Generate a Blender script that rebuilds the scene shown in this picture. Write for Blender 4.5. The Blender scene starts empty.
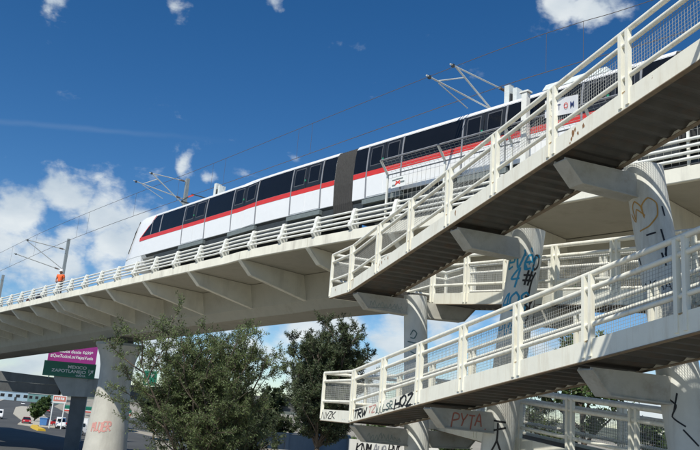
import bpy, bmesh, math, random
from mathutils import Vector, Matrix, noise
random.seed(7)
SC = bpy.context.scene
COL = SC.collection
PI = math.pi

# ------------------------------------------------------------------ helpers
def sset(o, label=None, cat=None, group=None, kind=None):
    if label: o['label'] = label
    if cat: o['category'] = cat
    if group: o['group'] = group
    if kind: o['kind'] = kind
    return o

BASE = {}          # object -> world offset of its mesh coordinates
def thing(name, label, cat, loc, group=None):
    o = bpy.data.objects.new(name, None)
    o.empty_display_size = .3
    COL.objects.link(o)
    o.location = loc
    BASE[o] = Vector(loc)
    return sset(o, label, cat, group)

class MB:
    """collects geometry in world coordinates, links it as one mesh object"""
    def __init__(s): s.v = []; s.f = []; s.mi = []
    def add(s, vs, fs, m=0):
        b = len(s.v)
        s.v += [tuple(x) for x in vs]
        s.f += [tuple(b+i for i in f) for f in fs]
        s.mi += [m]*len(fs)
        return s
    def hexa(s, p, m=0):       # 8 points: bottom 4 (ccw), top 4
        return s.add(p, [(3,2,1,0),(4,5,6,7),(0,1,5,4),(1,2,6,5),(2,3,7,6),(3,0,4,7)], m)
    def box(s, c, ax, ay, az, m=0):   # centre, three half-axis vectors
        c, ax, ay, az = map(Vector, (c, ax, ay, az))
        return s.hexa([c-ax-ay-az, c+ax-ay-az, c+ax+ay-az, c-ax+ay-az,
                       c-ax-ay+az, c+ax-ay+az, c+ax+ay+az, c-ax+ay+az], m)
    def abox(s, x0, x1, y0, y1, z0, z1, m=0):
        return s.hexa([(x0,y0,z0),(x1,y0,z0),(x1,y1,z0),(x0,y1,z0),(x0,y0,z1),(x1,y0,z1),(x1,y1,z1),(x0,y1,z1)], m)
    def bar(s, a, b, wy, wz, up=(0,0,1), m=0):     # rectangular bar between two points
        a, b = Vector(a), Vector(b); d = (b-a).normalized(); up = Vector(up)
        sd = d.cross(up)
        if sd.length < 1e-4: sd = d.cross(Vector((1,0,0)))
        sd.normalize(); u2 = sd.cross(d)
        return s.box((a+b)/2, (b-a)/2, sd*wy/2, u2*wz/2, m)
    def tube(s, pts, r, n=8, cap=True, m=0):
        pts = [Vector(p) for p in pts]
        k = len(pts); rs = r if isinstance(r, (list, tuple)) else [r]*k
        ref = None; rings = []
        for i in range(k):
            d = (pts[min(i+1,k-1)] - pts[max(i-1,0)]).normalized()
            if ref is None:
                ref = Vector((0,0,1)) if abs(d.z) < .9 else Vector((1,0,0))
            x = d.cross(ref).normalized(); y = x.cross(d).normalized(); ref = y
            rings.append([pts[i] + (x*math.cos(2*PI*j/n) + y*math.sin(2*PI*j/n))*rs[i] for j in range(n)])
        vs = [p for rg in rings for p in rg]
        fs = [(i*n+j, i*n+(j+1)%n, (i+1)*n+(j+1)%n, (i+1)*n+j) for i in range(k-1) for j in range(n)]
        if cap: fs += [tuple(range(n-1,-1,-1)), tuple((k-1)*n+j for j in range(n))]
        return s.add(vs, fs, m)
    def prism(s, poly, ext, m=0):      # planar polygon (3D points) extruded along a vector
        ext = Vector(ext); poly = [Vector(p) for p in poly]; n = len(poly)
        vs = poly + [p+ext for p in poly]
        fs = [tuple(range(n-1,-1,-1)), tuple(range(n,2*n))] + [(i,(i+1)%n,n+(i+1)%n,n+i) for i in range(n)]
        return s.add(vs, fs, m)
    def loft(s, rings, closed=True, cap=True, m=0):
        n = len(rings[0]); k = len(rings)
        vs = [p for r in rings for p in r]
        rn = n if closed else n-1
        fs = [(i*n+j, i*n+(j+1)%n, (i+1)*n+(j+1)%n, (i+1)*n+j) for i in range(k-1) for j in range(rn)]
        if cap and closed: fs += [tuple(range(n-1,-1,-1)), tuple((k-1)*n+j for j in range(n))]
        return s.add(vs, fs, m)
    def build(s, name, mats, parent=None, smooth=False, recalc=True):
        off = BASE.get(parent, Vector((0,0,0))) if parent else Vector((0,0,0))
        me = bpy.data.meshes.new(name)
        me.from_pydata([(x-off.x, y-off.y, z-off.z) for x,y,z in s.v], [], s.f)
        if not isinstance(mats, (list,tuple)): mats = [mats]
        for mm in mats: me.materials.append(mm)
        me.polygons.foreach_set('material_index', s.mi)
        if recalc:
            bm = bmesh.new(); bm.from_mesh(me); bmesh.ops.recalc_face_normals(bm, faces=bm.faces); bm.to_mesh(me); bm.free()
        if smooth:
            me.polygons.foreach_set('use_smooth', [True]*len(me.polygons))
            if smooth is not True:
                me.set_sharp_from_angle(angle=math.radians(smooth))
        me.update()
        o = bpy.data.objects.new(name, me); COL.objects.link(o)
        if parent:
            o.parent = parent; BASE[o] = off
        else: BASE[o] = Vector((0,0,0))
        return o

def copy_tree(o, parent=None):
    c = o.copy(); COL.objects.link(c)
    if parent: c.parent = parent
    for ch in list(o.children): copy_tree(ch, c)
    return c

def centre_origin(o):
    """put the origin of a top-level mesh at the middle of its base"""
    me = o.data
    n = len(me.vertices)
    xs = [v.co for v in me.vertices]
    c = Vector((sum(v.x for v in xs)/n, sum(v.y for v in xs)/n, min(v.z for v in xs)))
    me.transform(Matrix.Translation(-c)); o.location = o.location + c
    return o

# ------------------------------------------------------------------ materials
def mat(name, col, rough=.7, var=.12, scale=6., metal=0., spec=.5, bump=0., stain=None, stain_amt=0., stain_scale=2., streak=False, col2=None, emit=None, chips=None):
    m = bpy.data.materials.new(name); m.use_nodes = True
    nt = m.node_tree; N = nt.nodes; L = nt.links
    b = N['Principled BSDF']
    b.inputs['Roughness'].default_value = rough
    b.inputs['Metallic'].default_value = metal
    b.inputs['Specular IOR Level'].default_value = spec
    tc = N.new('ShaderNodeTexCoord')
    nz = N.new('ShaderNodeTexNoise'); nz.inputs['Scale'].default_value = scale; nz.inputs['Detail'].default_value = 6; nz.inputs['Roughness'].default_value = .6
    L.new(tc.outputs['Object'], nz.inputs['Vector'])
    rp = N.new('ShaderNodeValToRGB')
    a = [max(0, c*(1-var)) for c in col]; z = [min(1, c*(1+var)) for c in (col2 or col)]
    rp.color_ramp.elements[0].position = .3; rp.color_ramp.elements[1].position = .7
    rp.color_ramp.elements[0].color = (*a,1); rp.color_ramp.elements[1].color = (*z,1)
    L.new(nz.outputs['Fac'], rp.inputs['Fac'])
    out = rp.outputs['Color']
    if stain:
        mp = N.new('ShaderNodeMapping')
        mp.inputs['Scale'].default_value = (1,1,.12) if streak else (1,1,1)
        n2 = N.new('ShaderNodeTexNoise'); n2.inputs['Scale'].default_value = stain_scale; n2.inputs['Detail'].default_value = 8; n2.inputs['Roughness'].default_value = .7
        L.new(tc.outputs['Object'], mp.inputs['Vector']); L.new(mp.outputs['Vector'], n2.inputs['Vector'])
        r2 = N.new('ShaderNodeValToRGB')
        r2.color_ramp.elements[0].position = .5; r2.color_ramp.elements[1].position = .72
        r2.color_ramp.elements[0].color = (0,0,0,1); r2.color_ramp.elements[1].color = (stain_amt,)*3+(1,)
        L.new(n2.outputs['Fac'], r2.inputs['Fac'])
        mx = N.new('ShaderNodeMix'); mx.data_type = 'RGBA'
        L.new(r2.outputs['Color'], mx.inputs['Factor']); L.new(out, mx.inputs['A']); mx.inputs['B'].default_value = (*stain,1)
        out = mx.outputs['Result']
    if chips:
        n4 = N.new('ShaderNodeTexNoise'); n4.inputs['Scale'].default_value = chips[0]; n4.inputs['Detail'].default_value = 7; n4.inputs['Roughness'].default_value = .7
        L.new(tc.outputs['Object'], n4.inputs['Vector'])
        r4 = N.new('ShaderNodeValToRGB'); r4.color_ramp.elements[0].position = chips[1]; r4.color_ramp.elements[1].position = chips[1]+.03
        r4.color_ramp.elements[0].color = (0,0,0,1); r4.color_ramp.elements[1].color = (chips[2],)*3+(1,)
        L.new(n4.outputs['Fac'], r4.inputs['Fac'])
        m4 = N.new('ShaderNodeMix'); m4.data_type = 'RGBA'; L.new(r4.outputs['Color'], m4.inputs['Factor']); L.new(out, m4.inputs['A']); m4.inputs['B'].default_value = (.30,.17,.08,1)
        out = m4.outputs['Result']
    L.new(out, b.inputs['Base Color'])
    if bump:
        n3 = N.new('ShaderNodeTexNoise'); n3.inputs['Scale'].default_value = scale*5; n3.inputs['Detail'].default_value = 8
        L.new(tc.outputs['Object'], n3.inputs['Vector'])
        bp = N.new('ShaderNodeBump'); bp.inputs['Strength'].default_value = bump; bp.inputs['Distance'].default_value = .02
        L.new(n3.outputs['Fac'], bp.inputs['Height']); L.new(bp.outputs['Normal'], b.inputs['Normal'])
    if emit:
        b.inputs['Emission Color'].default_value = (*emit[:3],1); b.inputs['Emission Strength'].default_value = emit[3]
    return m

RUST = (.22,.10,.04)
M = dict(
 ramp   = mat('cream painted steel', (.84,.83,.72), .5, .04, 3, stain=(.55,.47,.33), stain_amt=.45, stain_scale=5.5, streak=True, chips=(5,.69,.85), bump=.08),
 rail   = mat('white painted pipe', (.82,.81,.71), .45, .05, 5, stain=(.42,.34,.22), stain_amt=.5, stain_scale=7, streak=True, chips=(7,.70,.8)),
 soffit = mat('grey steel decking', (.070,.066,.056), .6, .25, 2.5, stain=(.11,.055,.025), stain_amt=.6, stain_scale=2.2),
 wire   = mat('galvanised mesh wire', (.36,.37,.35), .6, .1, 20),
 column = mat('grey painted steel column', (.60,.61,.57), .6, .08, 2.2, stain=(.33,.30,.25), stain_amt=.6, stain_scale=3, streak=True),
 bracket= mat('dusty grey bracket steel', (.42,.415,.37), .6, .12, 2.5, stain=(.25,.22,.16), stain_amt=.6, stain_scale=3),
 rust   = mat('rusted edge', (.25,.13,.06), .9, .3, 12),
 flange = mat('brown edged flange', (.24,.19,.13), .8, .25, 8, stain=(.16,.08,.04), stain_amt=.8, stain_scale=4),
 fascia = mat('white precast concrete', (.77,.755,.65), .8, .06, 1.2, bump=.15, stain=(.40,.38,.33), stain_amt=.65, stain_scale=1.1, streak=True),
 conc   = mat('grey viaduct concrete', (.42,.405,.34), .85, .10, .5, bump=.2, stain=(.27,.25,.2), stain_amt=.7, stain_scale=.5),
 concrib= mat('rib concrete with painted bounce', (.71,.69,.59), .85, .09, .8, bump=.2, stain=(.40,.38,.32), stain_amt=.4, stain_scale=.9, streak=True),  # paler than the slab concrete: bounce light on the ribs put into the colour
 pier   = mat('pier concrete', (.50,.49,.43), .9, .12, .7, bump=.3, stain=(.33,.31,.27), stain_amt=.7, stain_scale=.7, streak=True),
 dconc  = mat('weathered overpass concrete darkened for shade', (.165,.17,.165), .9, .15, .8, bump=.3, stain=(.10,.10,.10), stain_amt=.8, stain_scale=.6, streak=True),  # dark base colour carries the shade on the overpass, besides the stains
 whiter = mat('white railing paint', (.76,.77,.72), .5, .05, 4, stain=(.5,.47,.4), stain_amt=.4, stain_scale=6),
 train  = mat('white train paint', (.80,.82,.83), .25, .02, 3),
 red    = mat('red stripe paint', (.62,.045,.035), .3, .05, 3),
 glass  = mat('dark tinted train glass', (.008,.009,.011), .16, .1, 2, spec=.28),
 dframe = mat('dark door frame', (.017,.019,.022), .4, .1, 4),
 seal   = mat('dark grey seal', (.085,.09,.10), .5, .1, 5),
 trim   = mat('grey trim', (.24,.25,.27), .4, .08, 6),
 under  = mat('dark underframe', (.035,.042,.045), .6, .2, 3),
 slate  = mat('slate grey step', (.16,.19,.19), .6, .15, 5),
 gang   = mat('black gangway bellows', (.035,.035,.035), .8, .25, 8),
 equip  = mat('pale equipment box', (.62,.66,.64), .5, .08, 4),
 galv   = mat('galvanised steel tube', (.50,.52,.50), .5, .05, 1),
 mast   = mat('grey steel mast', (.30,.33,.33), .5, .1, 4, metal=.3),
 cable  = mat('dark cable', (.10,.085,.08), .6, .1, 5),
 insul  = mat('brown insulator', (.13,.09,.07), .4, .1, 20),
 bark   = mat('tree bark', (.10,.08,.06), .9, .3, 8, bump=.5),
 leafA  = mat('feathery grey green leaf', (.062,.092,.032), .6, .4, 1.2, col2=(.125,.165,.062)),
 leafB  = mat('dark evergreen leaf', (.028,.044,.020), .6, .45, 1.2, col2=(.065,.09,.038)),
 leafC  = mat('mid green leaf', (.045,.085,.022), .55, .45, 1.4, col2=(.085,.135,.04)),
 ground = mat('dusty ground', (.30,.275,.225), .95, .25, .15, bump=.3, stain=(.20,.19,.13), stain_amt=.8, stain_scale=.12),
 asphalt= mat('worn asphalt', (.060,.062,.060), .85, .2, .08, stain=(.11,.11,.105), stain_amt=.8, stain_scale=.05),
 kerb   = mat('pale kerb concrete', (.42,.39,.32), .9, .1, 1),
 yellow = mat('yellow kerb paint', (.62,.40,.03), .6, .12, 3),
 paintw = mat('white road paint', (.6,.6,.56), .7, .15, 2),
 green  = mat('green sign sheet', (.012,.16,.095), .4, .05, 3),
 swhite = mat('white sign letter', (.78,.80,.78), .5, .03, 3),
 purple = mat('purple billboard vinyl', (.30,.028,.20), .5, .05, 2),
 black  = mat('black spray paint', (.012,.012,.014), .5, .1, 10),
 blue   = mat('blue spray paint', (.015,.26,.45), .5, .15, 10),
 orange = mat('orange spray paint', (.45,.25,.06), .5, .15, 10),
 redsp  = mat('red spray paint', (.36,.12,.08), .5, .15, 10),
 pinksp = mat('pink spray paint', (.60,.30,.26), .5, .15, 10),
 faint  = mat('faded grey green spray', (.27,.31,.28), .6, .2, 10),
 dkgreen= mat('dark green spray paint', (.10,.16,.15), .5, .15, 10),
 hiviz  = mat('orange safety cloth', (.80,.13,.03), .8, .12, 12),
 navy   = mat('navy cloth', (.018,.022,.05), .8, .2, 12),
 maroon = mat('maroon cloth', (.12,.02,.02), .8, .2, 12),
 skin   = mat('brown skin', (.30,.16,.10), .6, .06, 12),
 helmet = mat('white helmet plastic', (.78,.78,.76), .3, .02, 5),
 boot   = mat('dark boot leather', (.03,.025,.02), .6, .2, 12),
 tyre   = mat('tyre rubber', (.02,.02,.02), .8, .2, 12),
 rim    = mat('alloy rim', (.45,.45,.46), .35, .1, 10, metal=.6),
 cwhite = mat('white car paint', (.75,.76,.76), .2, .02, 3),
 cred   = mat('red car paint', (.42,.02,.025), .2, .04, 3),
 cdark  = mat('dark grey car paint', (.04,.043,.05), .2, .05, 3),
 cblue  = mat('blue plastic', (.06,.18,.42), .4, .08, 3),
 cglass = mat('car window glass', (.015,.02,.025), .08, .05, 3),
 lamp   = mat('lamp lens', (.75,.72,.65), .2, .03, 5),
 tail   = mat('tail lamp red', (.4,.02,.02), .3, .05, 5),
 wallb  = mat('pale blue wall', (.36,.48,.57), .8, .1, .3),
 wallt  = mat('teal wall', (.14,.27,.26), .8, .1, .3),
 wallg  = mat('blue grey wall', (.21,.25,.29), .85, .12, .4, stain=(.13,.15,.17), stain_amt=.7, stain_scale=.6, streak=True),
 wallw  = mat('white wall', (.66,.66,.62), .85, .08, .8, stain=(.4,.38,.33), stain_amt=.6, stain_scale=1.5, streak=True),
 palered = mat('faded red panel', (.62,.20,.15), .6, .1, 2),
 redpan = mat('red panel', (.60,.06,.04), .5, .1, 4),
 led    = mat('green door lamp', (.02,.22,.12), .4, .05, 5, emit=(.05,.8,.45,.04)),
)
# leaves let some light through
for k, tr in (('leafA',.22),('leafB',.10),('leafC',.3)):
    nt = M[k].node_tree; N = nt.nodes; L = nt.links
    b = N['Principled BSDF']; out = N['Material Output']
    t = N.new('ShaderNodeBsdfTranslucent'); ms = N.new('ShaderNodeMixShader'); ms.inputs[0].default_value = tr
    src = b.inputs['Base Color'].links[0].from_socket
    L.new(src, t.inputs['Color']); L.new(b.outputs[0], ms.inputs[1]); L.new(t.outputs[0], ms.inputs[2]); L.new(ms.outputs[0], out.inputs['Surface'])

# ------------------------------------------------------------------ camera
CAM = bpy.data.cameras.new('camera'); cam = bpy.data.objects.new('camera', CAM); COL.objects.link(cam); SC.camera = cam
p = math.atan(.25); th = math.radians(4.5)
F = Vector((0,math.cos(p),math.sin(p))); R0 = Vector((1,0,0)); U0 = Vector((0,-math.sin(p),math.cos(p)))
Rr = R0*math.cos(th) + U0*math.sin(th); Uu = -R0*math.sin(th) + U0*math.cos(th)
mw = Matrix((Rr, Uu, -F)).transposed().to_4x4(); mw.translation = (0,0,2.2)
cam.matrix_world = mw
CAM.sensor_width = 36; CAM.lens = 36*760/700; CAM.clip_start = .1; CAM.clip_end = 6000

# ------------------------------------------------------------------ light and sky
SUN = Vector((-.299,-.757,1.0)).normalized()
sl = bpy.data.lights.new('sun','SUN'); so = bpy.data.objects.new('sun', sl); COL.objects.link(so)
sl.energy = 5.0; sl.angle = math.radians(.53); sl.color = (1,.955,.86)
so.rotation_euler = SUN.to_track_quat('Z','Y').to_euler(); so.location = (-30,-60,100)
W = bpy.data.worlds.new('World'); SC.world = W; W.use_nodes = True
nt = W.node_tree; N = nt.nodes; L = nt.links
bg = N['Background']; bg.inputs['Strength'].default_value = .085
sky = N.new('ShaderNodeTexSky'); sky.sky_type = 'NISHITA'; sky.sun_disc = False
sky.sun_elevation = math.asin(SUN.z); sky.sun_rotation = math.atan2(SUN.x, SUN.y)
sky.altitude = 1500; sky.air_density = 1.0; sky.dust_density = .35; sky.ozone_density = 2.2
tc = N.new('ShaderNodeTexCoord')
def pxdir(x, y): return (F*760 + Rr*(x-350) + Uu*(225-y)).normalized()
# clouds: soft patches of the real sky (directions), broken up by noise
CLOUDS = [((8,228),3.6,1.0),((30,262),3.4,.9),((72,196),2.6,1.0),((104,214),2.7,1.0),((72,236),2.2,.8),((118,246),3.2,.95),((140,222),2.4,.9),((60,268),3,.7),
          ((8,188),1.3,.55),((184,163),1.15,.8),((208,174),1.0,.6),((150,168),1.6,.42),((238,172),1.2,.35),((292,160),1.0,.5),
          ((58,2),1.2,.8),((182,8),1.1,.55),((272,0),1.3,.75),((560,6),2.2,.95),((590,8),2.0,.95),((612,2),1.5,.7),
          ((250,338),4,.7),((300,330),3.5,.85),((345,325),3.5,.95),((395,335),3.5,.9),((450,320),3.5,.75),((360,372),3.5,.85),((310,372),3,.7),((520,345),4,.55),
          ((20,360),4,.9),((90,372),4,.9),((160,345),3,.7),((470,390),3,.6),((640,400),4,.75),((560,390),3,.6)]
acc = None
nrm = N.new('ShaderNodeVectorMath'); nrm.operation = 'NORMALIZE'; L.new(tc.outputs['Generated'], nrm.inputs[0])
# warp direction a little so that patches have torn outlines
wn = N.new('ShaderNodeTexNoise'); wn.inputs['Scale'].default_value = 26; wn.inputs['Detail'].default_value = 5
L.new(nrm.outputs[0], wn.inputs['Vector'])
ws = N.new('ShaderNodeVectorMath'); ws.operation = 'MULTIPLY_ADD'; ws.inputs[1].default_value = (.05,)*3; 
wc = N.new('ShaderNodeVectorMath'); wc.operation = 'SUBTRACT'; wc.inputs[1].default_value = (.5,.5,.5)
L.new(wn.outputs['Color'], wc.inputs[0]); L.new(wc.outputs[0], ws.inputs[0]); L.new(nrm.outputs[0], ws.inputs[2])
for (px, rad, s) in CLOUDS:
    d = pxdir(*px)
    dist = N.new('ShaderNodeVectorMath'); dist.operation = 'DISTANCE'; L.new(ws.outputs[0], dist.inputs[0]); dist.inputs[1].default_value = d
    mr = N.new('ShaderNodeMapRange'); mr.interpolation_type = 'SMOOTHSTEP'
    mr.inputs['From Min'].default_value = 0; mr.inputs['From Max'].default_value = math.radians(rad)*1.35
    mr.inputs['To Min'].default_value = s; mr.inputs['To Max'].default_value = 0
    L.new(dist.outputs['Value'], mr.inputs['Value'])
    if acc is None: acc = mr.outputs[0]
    else:
        a = N.new('ShaderNodeMath'); a.operation = 'MAXIMUM'; L.new(acc, a.inputs[0]); L.new(mr.outputs[0], a.inputs[1]); acc = a.outputs[0]
mp = N.new('ShaderNodeMapping'); mp.inputs['Scale'].default_value = (1,1,1.7); L.new(nrm.outputs[0], mp.inputs['Vector'])
fn = N.new('ShaderNodeTexNoise'); fn.inputs['Scale'].default_value = 17; fn.inputs['Detail'].default_value = 12; fn.inputs['Roughness'].default_value = .58; fn.inputs['Distortion'].default_value = .2
L.new(mp.outputs[0], fn.inputs['Vector'])
f1 = N.new('ShaderNodeMath'); f1.operation = 'MULTIPLY_ADD'; f1.inputs[1].default_value = 2.2; f1.inputs[2].default_value = -1.38
L.new(fn.outputs['Fac'], f1.inputs[0])
f2 = N.new('ShaderNodeMath'); f2.operation = 'MULTIPLY_ADD'; f2.inputs[1].default_value = 1.15; L.new(acc, f2.inputs[0]); L.new(f1.outputs[0], f2.inputs[2])
den = N.new('ShaderNodeMapRange'); den.interpolation_type = 'SMOOTHSTEP'; den.inputs['From Min'].default_value = .02; den.inputs['From Max'].default_value = .72
den.inputs['To Max'].default_value = .92
L.new(f2.outputs[0], den.inputs['Value'])
tn = pxdir(0,121).cross(pxdir(190,138)).normalized()
td = N.new('ShaderNodeVectorMath'); td.operation = 'DOT_PRODUCT'; L.new(ws.outputs[0], td.inputs[0]); td.inputs[1].default_value = tn
tdn = N.new('ShaderNodeVectorMath'); tdn.operation = 'DOT_PRODUCT'; L.new(nrm.outputs[0], tdn.inputs[0]); tdn.inputs[1].default_value = tn
tb = N.new('ShaderNodeMath'); tb.operation = 'MULTIPLY_ADD'; tb.inputs[1].default_value = .12; L.new(td.outputs['Value'], tb.inputs[0])
tb2 = N.new('ShaderNodeMath'); tb2.operation = 'MULTIPLY'; tb2.inputs[1].default_value = .88; L.new(tdn.outputs['Value'], tb2.inputs[0]); L.new(tb2.outputs[0], tb.inputs[2])
ta_ = N.new('ShaderNodeMath'); ta_.operation = 'ABSOLUTE'; L.new(tb.outputs[0], ta_.inputs[0])
tm = N.new('ShaderNodeMapRange'); tm.interpolation_type = 'SMOOTHSTEP'; tm.inputs['From Max'].default_value = .0055; tm.inputs['To Min'].default_value = .045; tm.inputs['To Max'].default_value = 0; L.new(ta_.outputs[0], tm.inputs['Value'])
te = N.new('ShaderNodeVectorMath'); te.operation = 'DISTANCE'; L.new(nrm.outputs[0], te.inputs[0]); te.inputs[1].default_value = pxdir(40,124)
tf = N.new('ShaderNodeMapRange'); tf.interpolation_type = 'SMOOTHSTEP'; tf.inputs['From Min'].default_value = .05; tf.inputs['From Max'].default_value = .26; tf.inputs['To Min'].default_value = 1; tf.inputs['To Max'].default_value = 0; L.new(te.outputs['Value'], tf.inputs['Value'])
tg = N.new('ShaderNodeMath'); tg.operation = 'MULTIPLY'; L.new(tm.outputs[0], tg.inputs[0]); L.new(tf.outputs[0], tg.inputs[1])
dm = N.new('ShaderNodeMath'); dm.operation = 'MAXIMUM'; L.new(den.outputs[0], dm.inputs[0]); L.new(tg.outputs[0], dm.inputs[1])
cr = N.new('ShaderNodeValToRGB')
cr.color_ramp.elements[0].position = .3; cr.color_ramp.elements[1].position = .62
cr.color_ramp.elements[0].color = (6.2,7.3,8.3,1); cr.color_ramp.elements[1].color = (9.6,10.2,10.4,1)
f3 = N.new('ShaderNodeTexNoise'); f3.inputs['Scale'].default_value = 11; f3.inputs['Detail'].default_value = 8; L.new(mp.outputs[0], f3.inputs['Vector'])
L.new(f3.outputs['Fac'], cr.inputs['Fac'])
hs = N.new('ShaderNodeHueSaturation'); hs.inputs['Saturation'].default_value = 1.33; hs.inputs['Value'].default_value = 1.24; hs.inputs['Hue'].default_value = .502
L.new(sky.outputs[0], hs.inputs['Color'])
cm = N.new('ShaderNodeMix'); cm.data_type = 'RGBA'
L.new(dm.outputs[0], cm.inputs['Factor']); L.new(hs.outputs[0], cm.inputs['A']); L.new(cr.outputs['Color'], cm.inputs['B'])
L.new(cm.outputs['Result'], bg.inputs['Color'])
SC.view_settings.view_transform = 'Standard'; SC.view_settings.look = 'None'; SC.view_settings.gamma = 1; SC.view_settings.exposure = 0
SC.view_settings.use_curve_mapping = False

# ------------------------------------------------------------------ terrain
LOW = -5.0
def gz(x, y):
    # high ground under camera and ramps, falling to the lower road on the left and beyond
    d = min(x + 5.0 - .0*y, 46 - y)           # distance inside the plateau
    if y < 14: d = min(x + 5.0 + (14-y)*2.0, 46-y)
    t = max(0, min(1, (d + 7)/7)); t = t*t*(3-2*t)
    return LOW*(1-t)
def ground():
    b = MB()
    xs = [-4000,-1500,-700,-300,-150,-80,-50,-40,-32] + [-28+k*2 for k in range(40)] + [56,64,80,110,180,400,900,2000,4000]
    ys = [-600,-200,-80,-40,-20,-10] + [-6+k*2 for k in range(36)] + [70,80,100,130,180,260,400,700,1200,2500,5000]
    nx = len(xs)
    vs = [(x,y,gz(x,y)) for y in ys for x in xs]
    fs = [(j*nx+i, j*nx+i+1, (j+1)*nx+i+1, (j+1)*nx+i) for j in range(len(ys)-1) for i in range(nx-1)]
    b.add(vs, fs)
    sset(b.build('ground', M['ground'], smooth=True), kind='structure')
ground()
def sheet(name, pts, z, m, kind='structure'):
    b = MB(); b.add([(x,y,z) for x,y in pts], [tuple(range(len(pts)))])
    return sset(b.build(name, m), kind=kind)
# lower road: one wide carriageway curving off into the distance, and the service yard beside it
sheet('road', [(-115,60),(-20,60),(-24,110),(-36,160),(-52,190),(-98,290),(-150,420),(-215,620),(-280,900),(-420,900),(-320,700),(-235,560),(-150,345),(-120,200)], LOW+.02, M['asphalt'])
sheet('forecourt', [(-48,190),(-22,150),(-10,210),(-60,320),(-92,290)], LOW+.012, M['asphalt'])
def kerb_island(name, pts, h, m, top=None):
    b = MB(); b.prism([(x,y,LOW) for x,y in pts], (0,0,h)); return b.build(name, m)
sset(kerb_island('median_kerb', [(-67,168),(-62,163),(-57,166),(-62,178),(-88,240),(-118,316),(-134,352),(-140,352),(-132,326),(-96,236),(-74,188)], .16, M['kerb']), kind='structure')
yk = MB(); ykp = [(-61.8,164.2),(-60.2,159.5),(-57.2,153.4),(-54.6,148.6)]
ykr = []
for k,(x,y) in enumerate(ykp):
    a_ = Vector(ykp[max(k-1,0)]); b_ = Vector(ykp[min(k+1,3)]); d_ = (b_-a_).normalized(); n_ = Vector((-d_.y,d_.x))*.75
    ykr.append([(x-n_.x,y-n_.y,LOW),(x-n_.x*.8,y-n_.y*.8,LOW+.42),(x+n_.x*.8,y+n_.y*.8,LOW+.42),(x+n_.x,y+n_.y,LOW)])
yk.loft(ykr); sset(yk.build('road_kerb', M['yellow']), kind='structure')
for k,(ax,ay) in enumerate([(-75,150),(-80,172)]):
    pass
lm = MB()
for (a,bb) in [((-96,180),(-108,214)),((-118,240),(-132,276)),((-146,310),(-166,356)),((-182,396),(-206,452))]:
    a = Vector((*a,LOW+.026)); bb = Vector((*bb,LOW+.026)); sd = (bb-a).cross(Vector((0,0,1))).normalized()*.22
    lm.add([a-sd,bb-sd,bb+sd,a+sd],[(0,1,2,3)])
sset(lm.build('lane_marking', M['paintw']), kind='structure')
lm = MB(); 
pts = [(-84,150),(-124,226),(-152,345),(-212,500),(-289,707)]
for i in range(len(pts)-1):
    a = Vector((*pts[i],LOW)); bb = Vector((*pts[i+1],LOW)); sd = (bb-a).cross(Vector((0,0,1))).normalized()*.9
    lm.hexa([a-sd,a+sd,bb+sd,bb-sd]+[q+Vector((0,0,.18)) for q in (a-sd,a+sd,bb+sd,bb-sd)])
sset(lm.build('pavement', M['kerb']), kind='structure')

# ------------------------------------------------------------------ graffiti strokes
FONT = {
 'A':[[(0,0),(.5,1),(1,0)],[(.2,.4),(.8,.4)]], 'C':[[(1,.9),(.5,1),(0,.6),(.1,.1),(.6,0),(1,.15)]],
 'E':[[(1,1),(0,1),(0,0),(1,0)],[(0,.5),(.8,.55)]], 'H':[[(0,0),(0,1)],[(1,0),(1,1)],[(0,.5),(1,.5)]], 'I':[[(.5,0),(.5,1)]],
 'J':[[(.2,1),(1,1)],[(.7,1),(.7,.2),(.4,0),(0,.2)]],
 'K':[[(0,0),(0,1)],[(1,1),(0,.45),(1,0)]], 'L':[[(0,1),(0,0),(.9,.04)]], 'M':[[(0,0),(.1,1),(.5,.4),(.9,1),(1,0)]], 'N':[[(0,0),(0,1),(1,0),(1,1)]],
 'O':[[(.5,1),(0,.7),(.05,.2),(.5,0),(.95,.25),(1,.7),(.5,1)]], 'P':[[(0,0),(0,1),(.8,.95),(.9,.6),(.1,.45)]],
 'R':[[(0,0),(0,1),(.8,.95),(.85,.6),(.1,.5),(1,0)]], 'S':[[(1,.9),(.4,1),(.05,.75),(.9,.4),(.8,.05),(0,.1)]], 'T':[[(0,1),(1,1)],[(.5,1),(.5,0)]],
 'U':[[(0,1),(.05,.2),(.5,0),(.95,.2),(1,1)]], 'V':[[(0,1),(.5,0),(1,1)]], 'W':[[(0,1),(.25,0),(.5,.7),(.75,0),(1,1)]], 'X':[[(0,0),(1,1)],[(0,1),(1,0)]],
 'Y':[[(0,1),(.5,.5),(1,1)],[(.5,.5),(.4,0)]], 'Z':[[(0,1),(1,1),(0,0),(1,0)]],
 'e':[[(0,.4),(.9,.45),(.7,.85),(.2,.8),(0,.4),(.2,.05),(.9,.15)]], 'v':[[(0,.8),(.45,0),(.9,.85)]], 'r':[[(0,0),(0,.85)],[(0,.6),(.5,.85),(.9,.75)]],
 '4':[[(.7,0),(.7,1),(0,.4),(1,.4)]], '#':[[(.3,0),(.4,1)],[(.7,0),(.8,1)],[(0,.35),(1,.4)],[(0,.65),(1,.7)]],
 '0':[[(.5,1),(0,.7),(.05,.2),(.5,0),(.95,.25),(1,.7),(.5,1)]], '9':[[(.9,.6),(.4,.5),(.1,.75),(.5,1),(.9,.8),(.8,0)]], '3':[[(.1,.95),(.8,.9),(.4,.55),(.9,.3),(.5,0),(0,.1)]],
 '2':[[(0,.8),(.5,1),(.9,.7),(0,0),(1,.04)]], '.':[[(.4,.0),(.5,.08)]], 'l':[[(.5,0),(.4,1)]],
}
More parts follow.
